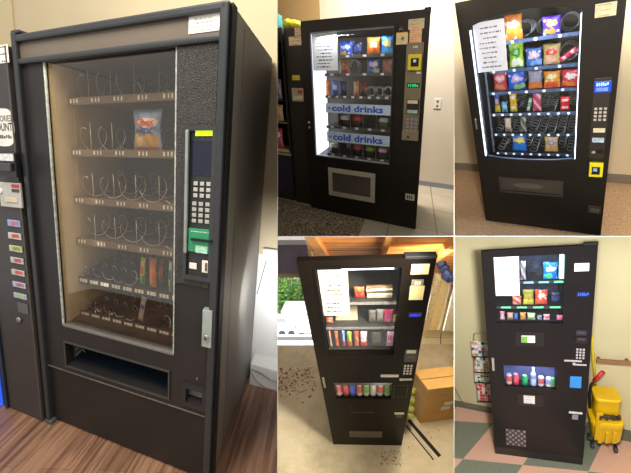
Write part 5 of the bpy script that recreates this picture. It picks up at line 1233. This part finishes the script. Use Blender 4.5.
for i in range(3): mb.box(x0, x1-(.006*i), -.0052, -.0046, z0+i*(z1-z0)/3, z0+i*(z1-z0)/3+.004)
mb.build('sticker_print', M('#8a8f86', .6), e)
for a, c, m_ in (((575.8, 330.2), (586.6, 335.8), '#2b2530'), ((575.8, 336.8), (586.8, 343.4), '#1f1a20')):
    o_ = patch(R, vm, a, c, -.005, 0, M(m_, .35), 'bill_acceptor', .001)
    patch(R, o_, (a[0]+2, a[1]+2), (c[0]-2, a[1]+3.4), -.006, -.005, M('#4d4652', .4), 'bill_slot')
keypad(R, vm, (575.8, 348), (584.8, 359.6), 3, 4, 0, M('#b4afb8', .4), .002, .66)
patch(R, vm, (564.4, 360.3), (581.8, 362.2), -.010, 0, M('#d8d6da', .3, metal=.4), 'bar_lock', .001)
patch(R, vm, (572.8, 364.2), (586.6, 366), -.008, 0, M('#d8d6da', .3, metal=.4), 'bar_lock', .001)
xx, zz = R.P(574, 363.4); MB(R).lathe((xx, -.012, zz), (0, 1, 0), [(.007, 0), (.009, .002), (.009, .012)], 10).build('lock_knob', M('#d8d6da', .3, metal=.5), vm)
patch(R, vm, (570.3, 376.2), (581, 388.2), -.0015, 0, M('#2f86d8', .5, var=.05), 'sticker')['label'] = 'plain bright blue square sticker'
fl = patch(R, vm, (517.2, 393.4), (543.8, 407.2), -.004, 0, M('#171316', .35), 'delivery_flap', .001)
n5 = notice(R, fl, (523.6, 395.4), (534.8, 404), -.004, 3, M('#d9d6da', .7), seed=57, name='sticker', ink='#9a96a0', label='white paper label on the flap')
patch(R, vm, (569, 412.2), (582.4, 414.6), -.012, 0, M('#e0dee0', .3, metal=.3), 'bar_lock', .001)
patch(R, vm, (572.3, 415), (578, 420), -.012, 0, M('#9a97a4', .3, metal=.4), 'padlock', .002)
patch(R, vm, (491.4, 358.4), (494.8, 371), -.010, 0, M('#b4b0ac', .3, metal=.5), 'lock', .002)
# vent grille and louvres
x0, x1, z0, z1 = R.rect((505.4, 428.4), (526, 446))
z0 = (R.P(506, 444.5)[1]); z1 = (R.P(506, 428.6)[1])
vt = MB(R).box(x0, x1, -.002, 0, z0, z1).build('vent_plate', M('#3f383c', .5), vm)
mb = MB(R)
for i in range(7):
    for j in range(7):
        if (i+j) % 2: continue
        xa, za = x0+(i+.2)*(x1-x0)/7, z0+(j+.2)*(z1-z0)/7
        mb.box(xa, xa+(x1-x0)/7*.75, -.0032, -.002, za, za+(z1-z0)/7*.75)
mb.build('vent_mesh', M('#8d868a', .45, var=.4, scale=80), vt)
mb = MB(R); X0, X1 = R.P(526.5, 440)[0], R.P(554, 442)[0]; Z0, Z1 = R.P(535, 450)[1], R.P(535, 433)[1]
for i in range(8):
    for j in range(4):
        xa, za = X0+(i+.1)*(X1-X0)/8, Z0+(j+.1)*(Z1-Z0)/4
        mb.prism([(xa, za+(Z1-Z0)*.17), (xa+.008, za+(Z1-Z0)*.17), (xa+(X1-X0)*.1, za), (xa+(X1-X0)*.1-.008, za)], -.0012, 0)
mb.build('louvre_slots', M('#0f0c0e', .6), vm)
# cans behind the small window
MB(R).box(kx0, kx1, .10, .105, kz0, kz1).build('can_back', M('#4a5688', .5, var=.2), vm)
G6 = 'drinks in the small lower window beside the mop bucket'
drinks = [(508.8, 373.5, ('#dcd6da', '#c94a5c', '#9fb4e6'), 'white and red drink can at the left end of the small lower window', False), (515.8, 373.5, ('#d8304a', '#e0506a', '#e0a0b0'), 'red drink can second in the small window by the mop bucket', False), (524.6, 374.8, ('#1f8f5c', '#2fa46a', '#7fc9a4'), 'green drink can third in the small window by the mop bucket', False), (533.2, 367.2, ('#a9c4ee', '#6a86d0', '#e6ecf8'), 'clear blue water bottle standing taller than the cans around it', True), (541, 376, ('#dcd6d8', '#b85a5c', '#c9d0e0'), 'white can with red swirl right of the water bottle', False), (548.6, 376.8, ('#e0dce4', '#8a8cc9', '#d8dcf0'), 'white and lilac drink can second right of the water bottle', False), (554.4, 377.5, ('#8f9a5a', '#2f8f5c', '#5fb48a'), 'green and yellow can cut by the right end of the small window', False)]
for px, py, c, lb, bt in drinks:
    xx, zz = R.P(px, py, .045); xx = min(max(xx, kx0+.022), kx1-.022)
    can(R, xx, kz0+.001, zz-kz0, .0178, .042, c, 'water_bottle' if bt else 'drink_can', lb, G6, bt)
G7 = 'snacks in the upper window beside the mop bucket'
def b5(tl, br, cols, label, pat='chips', k=0, rot=0, t=.03, Y=.09, nm='snack_bag'): return bag(R, tl, br, Y, cols, nm, label, 'snack bag', G7, pat, fl5[k], rot, t)
b5((520, 261), (526, 280), ('#8f8a96', '#c9c4cc', '#6a6470'), 'narrow grey and white packet right of the paper on the top shelf', 'diag', 0)
b5((542.8, 262), (557.6, 280), ('#1f6fd8', '#dfe6f2', '#4fb87a'), 'big blue bag on the top shelf of the machine by the mop bucket', 'chips', 0)
b5((512, 296), (521.6, 305), ('#c98a7a', '#d83a4a', '#d8c0a0'), 'low red and white bag left on the middle shelf by the mop bucket', 'diag', 1)
b5((522.6, 289.4), (534, 305), ('#8f8f3a', '#a8a050', '#c9c84a'), 'olive and yellow bag on the middle shelf', 'split', 1)
b5((534.6, 289.4), (547.6, 305), ('#d84a3f', '#e6c9b8', '#d8604a'), 'red bag with pale emblem on the middle shelf', 'chips', 1)
b5((550.4, 292), (560, 305), ('#222a4a', '#34406a', '#1a1f33'), 'dark navy bag at the right of the middle shelf by the mop bucket', 'band', 1)
low5 = [((499.8, 311), (505, 323.4), ('#d87a8f', '#e6b8c4', '#dcc9d0'), 'pink stick bag at the left end of the lowest snack shelf by the mop bucket', 'split'), ((507, 312.4), (513.6, 323.4), ('#a88a74', '#c9ac94', '#8a7060'), 'tan bag second on the lowest snack shelf by the mop bucket', 'band'), ((514, 313), (518, 323.4), ('#2f6ac9', '#4a86d8', '#2456a8'), 'slim blue bag third on the lowest snack shelf by the mop bucket', 'band'), ((520, 312.4), (526, 323.6), ('#c9b05a', '#c94a6a', '#d89a3a'), 'yellow and red bag fourth on the lowest snack shelf', 'diag'), ((527, 312.6), (535.4, 323.6), ('#9ab88a', '#d8e0d0', '#7fa070'), 'pale green bag in the middle of the lowest snack shelf', 'chips'), ((537, 315), (542, 323.8), ('#7a86a8', '#a4b0c9', '#5f6a8f'), 'blue-grey bag right of the pale green bag on the lowest snack shelf', 'diag'), ((543.4, 314), (549.6, 323.8), ('#d8a0b0', '#d85a6a', '#e0c0c8'), 'pink and white bag second from right on the lowest snack shelf', 'split'), ((556.4, 315), (562.4, 324), ('#d84a6a', '#e08aa0', '#c98ac0'), 'bright pink bag at the right end of the lowest snack shelf by the mop bucket', 'diag')]
for tl, br, c, lb, pt in low5: b5(tl, br, c, lb, pt, 2, 0, .026, .046)
coil(R, vm, R.P(535, 271, .1)[0], fl5[0]+.05, .040, .08, .24, 4, M('#4a4e5a', .4, metal=.5), .002)
# ---- leaflet rack on the wall
xw = -.13
rk = thing(R, 'leaflet_rack', 'wire wall rack filled with colourful leaflets left of the machine by the mop bucket', 'rack', (xw, wy(xw), 0))
def wq(x, y, off): 
    v = R.hit(x, y, 1, wy(xw)-off-.035); return v
tiers = [((471, 341.5), (488.6, 356.5), 0), ((473.4, 357), (489.6, 372.4), 1), ((474.2, 373), (489.8, 382.6), 2), ((476.4, 383.2), (491, 401.4), 3)]
rmat = M('#2b2926', .5, metal=.3)
ax, bx_ = wq(472, 334, .02), wq(488, 333, .02)
mb = MB(R); mb.tube([wq(474, 341, .01), wq(474, 333.6, .012), wq(486.4, 333, .012), wq(486.8, 341, .01)], .003, 6); mb.build('wire_top', M('#8f887c', .4, metal=.5), rk)
rn = random.Random(77)
lc = [M(c, .6, var=.5, scale=40) for c in ('#d8d4d0', '#c92f3a', '#3b4f8f', '#d8a03a', '#2a2a2c', '#7f9a6a', '#d88a94')]
for (a, c, k) in tiers:
    p, q = wq(*a, .03), wq(*c, .03)
    x0, x1, z0, z1 = min(p.x, q.x), max(p.x, q.x), min(p.z, q.z), max(p.z, q.z); y = p.y
    MB(R).box(x0-.004, x1+.004, y-.012, y+.028, z0-.008, z0, .001).build('rack_pocket', rmat, rk)
    mb = MB(R); mb.box(x0, x1, y, y+.012, z0, z1)
    n = 5
    for i in range(n):
        for j in range(n):
            m_ = rn.choice((0, 0, 1, 2, 3, 4, 5, 6)) if k != 2 else rn.choice((0, 3, 4, 5, 0))
            if k == 0 and j > 5: m_ = rn.choice((1, 1, 0))
            if k == 3 and j < 5: m_ = rn.choice((1, 6, 0, 1))
            xa, za = x0+i*(x1-x0)/n, z0+j*(z1-z0)/n
            mb.poly([(xa, y-.0005, za), (xa+(x1-x0)/n*rn.uniform(.5, 1), y-.0005, za), (xa+(x1-x0)/n, y-.0005, za+(z1-z0)/n*rn.uniform(.5, 1)), (xa, y-.0005, za+(z1-z0)/n)], m_)
    mb.build('leaflet', lc, rk)['label'] = ('red headed leaflet', 'multicoloured leaflet', 'brown and white leaflet', 'red and blue leaflet')[k]
    mb = MB(R)
    for i in range(6): mb.tube([(x1-.001, y-.006, z0+i*(z1-z0)/6), (x1+.012, y-.006, z0+(i+.5)*(z1-z0)/6)], .0022, 4)
    mb.build('rack_wire', rmat, rk)
# cord along the wall foot
MB(R).tube(smooth([(R.hit(x, y, 1, wy(-.25)-.03)) for x, y in ((453, 384), (456.5, 391), (461, 399), (466, 404), (474, 406.5), (484, 408.4))]), .003, 6).build('cable', M('#9a7f6c', .5), clip=True, label='thin reddish cable drooping along the green baseboard left of the machine', category='cable')
for k, lb in enumerate(('black cable lying along the wall foot right of the mop bucket, upper loop', 'black cable lying along the wall foot right of the mop bucket, lower loop')):
    MB(R).tube(smooth([Vector((*R.G(x, y+6*k), .012)) for x, y in ((619.5, 430), (623, 428.4), (627, 431), (631, 429), (640, 431))]), .006, 6).build('cable', M('#1d1c1b', .5), label=lb, category='cable')
# ---- mop bucket
Yb = .03
bc = Vector((*R.G(604, 447), 0))
mbk = thing(R, 'mop_bucket', 'yellow mop bucket with side-press wringer on casters right of the machine', 'bucket', bc)
yel = M('#e0b512', .4, var=.06, scale=6); yel2 = M('#cfa30c', .4, var=.06)
def Q(x, y, dy=0.0): 
    v = R.hit(x, y, 1, bc.y+dy); return v.x, v.z
dep = .20
def tub(rows, dep, mat, name, par):
    # rows of (left px, right px, py, half depth): a tapering tub with rounded corners
    mb = MB(R); rings = []
    for (xl, xr, yp, dd) in rows:
        a, c = Q(xl, yp), Q(xr, yp); z = (a[1]+c[1])/2; cx, hw = (a[0]+c[0])/2, (c[0]-a[0])/2
        ring = []
        for i in range(20):
            t = 2*math.pi*i/20; ct, st_ = math.cos(t), math.sin(t)
            ring.append(mb.bm.verts.new((cx+hw*math.copysign(abs(ct)**.45, ct), bc.y-.01+dd*math.copysign(abs(st_)**.45, st_), z)))
        rings.append(ring)
    for i in range(len(rings)-1):
        for k in range(20): mb.face((rings[i][k], rings[i][(k+1) % 20], rings[i+1][(k+1) % 20], rings[i+1][k]), 0, True)
    mb.face(rings[0][::-1]); mb.face(rings[-1])
    return mb.build(name, mat, par)
body = tub([(591.5, 617, 434.5, .08), (590.4, 618.6, 432.5, .088), (589.2, 620, 426, .095), (588.6, 620.6, 420, .098), (588, 621.4, 418.6, .108), (588, 621.6, 414, .108), (588.6, 620.8, 413.2, .104)], dep, yel, 'tub', mbk)
for (xa, ya, yb_) in ((597, 422, 433), (604, 422, 433), (611, 422, 433)):
    a, c = Q(xa, ya), Q(xa+.6, yb_)
    MB(R).box(a[0]-.013, a[0]+.013, bc.y-.118, bc.y-.09, min(a[1], c[1]), max(a[1], c[1]), .005).build('rib', yel2, body)
wr = tub([(592.4, 617.6, 414.6, .07), (592.4, 618, 405, .075), (592.8, 619, 396, .078), (592.2, 619.4, 394.8, .084), (592.6, 619.2, 392.2, .084)], dep*.9, yel, 'wringer', mbk)
a, c = Q(596.4, 410.4), Q(615.6, 405.2)
MB(R).tube([(a[0], bc.y-.105, (a[1]+c[1])/2+.004), (c[0], bc.y-.105, (a[1]+c[1])/2-.006)], .017, 8).build('wringer_bar', M('#2b261c', .5), wr)
for xa in (597, 603, 609, 615):
    a = Q(xa, 408); MB(R).box(a[0]-.008, a[0]+.008, bc.y-.122, bc.y-.098, a[1]-.02, a[1]+.02, .003).build('wringer_gear', M('#3a3322', .5), wr)
a, c = Q(593, 403), Q(597.4, 430)
MB(R).box(a[0], c[0], bc.y-.116, bc.y-.09, c[1], a[1], .004).build('wringer_hook', yel2, wr)
for (xa, ya, dy) in ((592, 447.5, 0), (615.2, 452, -.03)):
    p = R.G(xa, ya); r = .030
    cs_ = MB(R).box(p[0]-.008, p[0]+.008, p[1]-.018, p[1]+.018, r, r*2.4, .003).build('caster', M('#232120', .5), mbk)
    MB(R).lathe((p[0]-.012, p[1], r), (1, 0, 0), [(r*.7, 0), (r, .004), (r, .020), (r*.7, .024)], 14).build('wheel', M('#3b3a3c', .5), cs_)
for dx in (.012, .19):
    p = (bc.x-.10+dx, bc.y+.06); r = .030
    cs_ = MB(R).box(p[0]-.008, p[0]+.008, p[1]-.018, p[1]+.018, r, r*2.4, .003).build('caster', M('#232120', .5), mbk)
    MB(R).lathe((p[0]-.012, p[1], r), (1, 0, 0), [(r*.7, 0), (r, .004), (r, .020), (r*.7, .024)], 14).build('wheel', M('#3b3a3c', .5), cs_)
def V(x, y, dy=0.0):
    q = Q(x, y, dy); return (q[0], bc.y+dy, q[1])
MY = -.01+.108+.012
hd = MB(R).tube([V(590, 410, .05), V(589.4, 394, .05), V(591.4, 384, .05), V(594.6, 380.4, .05)], .010, 8).build('press_lever', M('#1d1b1b', .4), mbk)
MB(R).tube([V(594.2, 380.8, .05), V(603.2, 371.6, .05)], .015, 10).build('lever_grip', M('#b8202c', .4), hd)['label'] = 'red grip'
MB(R).tube([V(595.8, 392, MY), V(592.6, 352, MY+.004), V(591.6, 334, MY+.008)], .0095, 8).build('mop', M('#d8c01a', .4), label='yellow mop pole standing behind the bucket beside the machine', category='mop')
# ================================================================== light
wd = bpy.data.worlds.new('world'); SC.world = wd; wd.use_nodes = True
wd.node_tree.nodes['Background'].inputs[0].default_value = (1.0, .95, .88, 1); wd.node_tree.nodes['Background'].inputs[1].default_value = .7
def plight(x, y, z, aim, energy, size, col=(1, .95, .86)):
    v = Vector(((x-CX)/F*z, (y-CY)/F*z, z)); a = Vector(((aim[0]-CX)/F*aim[2], (aim[1]-CY)/F*aim[2], aim[2]))
    return light('AREA', None, v, a, energy, size, col)
light('AREA', None, (-.9, -1.5, .2), (-.5, .1, 2.2), 50, .9, (1, .95, .86))
light('AREA', None, (-.172, .28, 1.62), (-.205, .34, 2.4), 4, .06, (.95, .97, 1)).data.spread = R_(110)   # unseen fill added for the wall's daylight, large room
plight(400, -150, 3.3, (395, 200, 4.6), 155, .5, (1, .96, .9))          # unseen area light added above, brightens the top middle room
plight(545, -110, 2.05, (550, 220, 3.6), 135, .5, (1, .94, .85))           # overhead fill put in for the walls, top right
plight(372, 244, 1.0, (385, 520, 1.9), 4, .2, (1, .9, .74))  # unseen fill added above the garage machine
plight(443, 272, 1.55, (430, 420, 2.7), 15, .15, (1, .9, .74))  # hidden fill added for the boards, box and floor
plight(380, 330, .62, (385, 440, 2.2), 6, .2, (1, .9, .74))             # added fill near the camera for the garage
plight(600, 252, .6, (560, 380, 2.5), 85, .16, (1, .95, .86))           # unseen fill added close to the camera, bottom right
light('AREA', None, (-4, -9, 24), (-3, 8, 42), 22000, 12, (1, .98, .95))  # daylight on the driveway
light('AREA', None, (-.42, .16, 5.4), (-.32, 1.1, 2.7), 520, .5, (.8, .9, 1))   # daylight through the open door
# area lights inside the cabinets
light('AREA', R1, (.275, .045, 1.2), (.20, .15, 1.2), 0.35, .08, (1, .9, .76), 1.0)  # added to brighten the beige liner, this cabinet has no lamp
light('AREA', R2, (.5, .042, 1.70), (.5, .16, 1.0), 2.6, .6, (.92, .96, 1), .05)
light('AREA', R3, (.37, .05, 1.72), (.37, .2, .9), 3.2, .5, (.9, .95, 1), .05)
light('AREA', R4, (.20, .035, 1.765), (.20, .2, 1.2), 0.1, .25, (.95, .97, 1), .02)
light('AREA', R4, (.20, .02, .92), (.20, .05, .7), .7, .25, (1, .95, .9), .01)  # added fill to brighten the garage cans
light('AREA', R5, (.25, .035, 1.765), (.25, .2, 1.2), 1.0, .3, (.85, .93, 1), .02)
light('AREA', R5, (.245, .025, .925), (.245, .08, .7), .9, .28, (.8, .86, 1), .015)  # added fill to brighten the small can window
for o in bpy.data.objects:
    if '_w' in o.keys(): del o['_w']
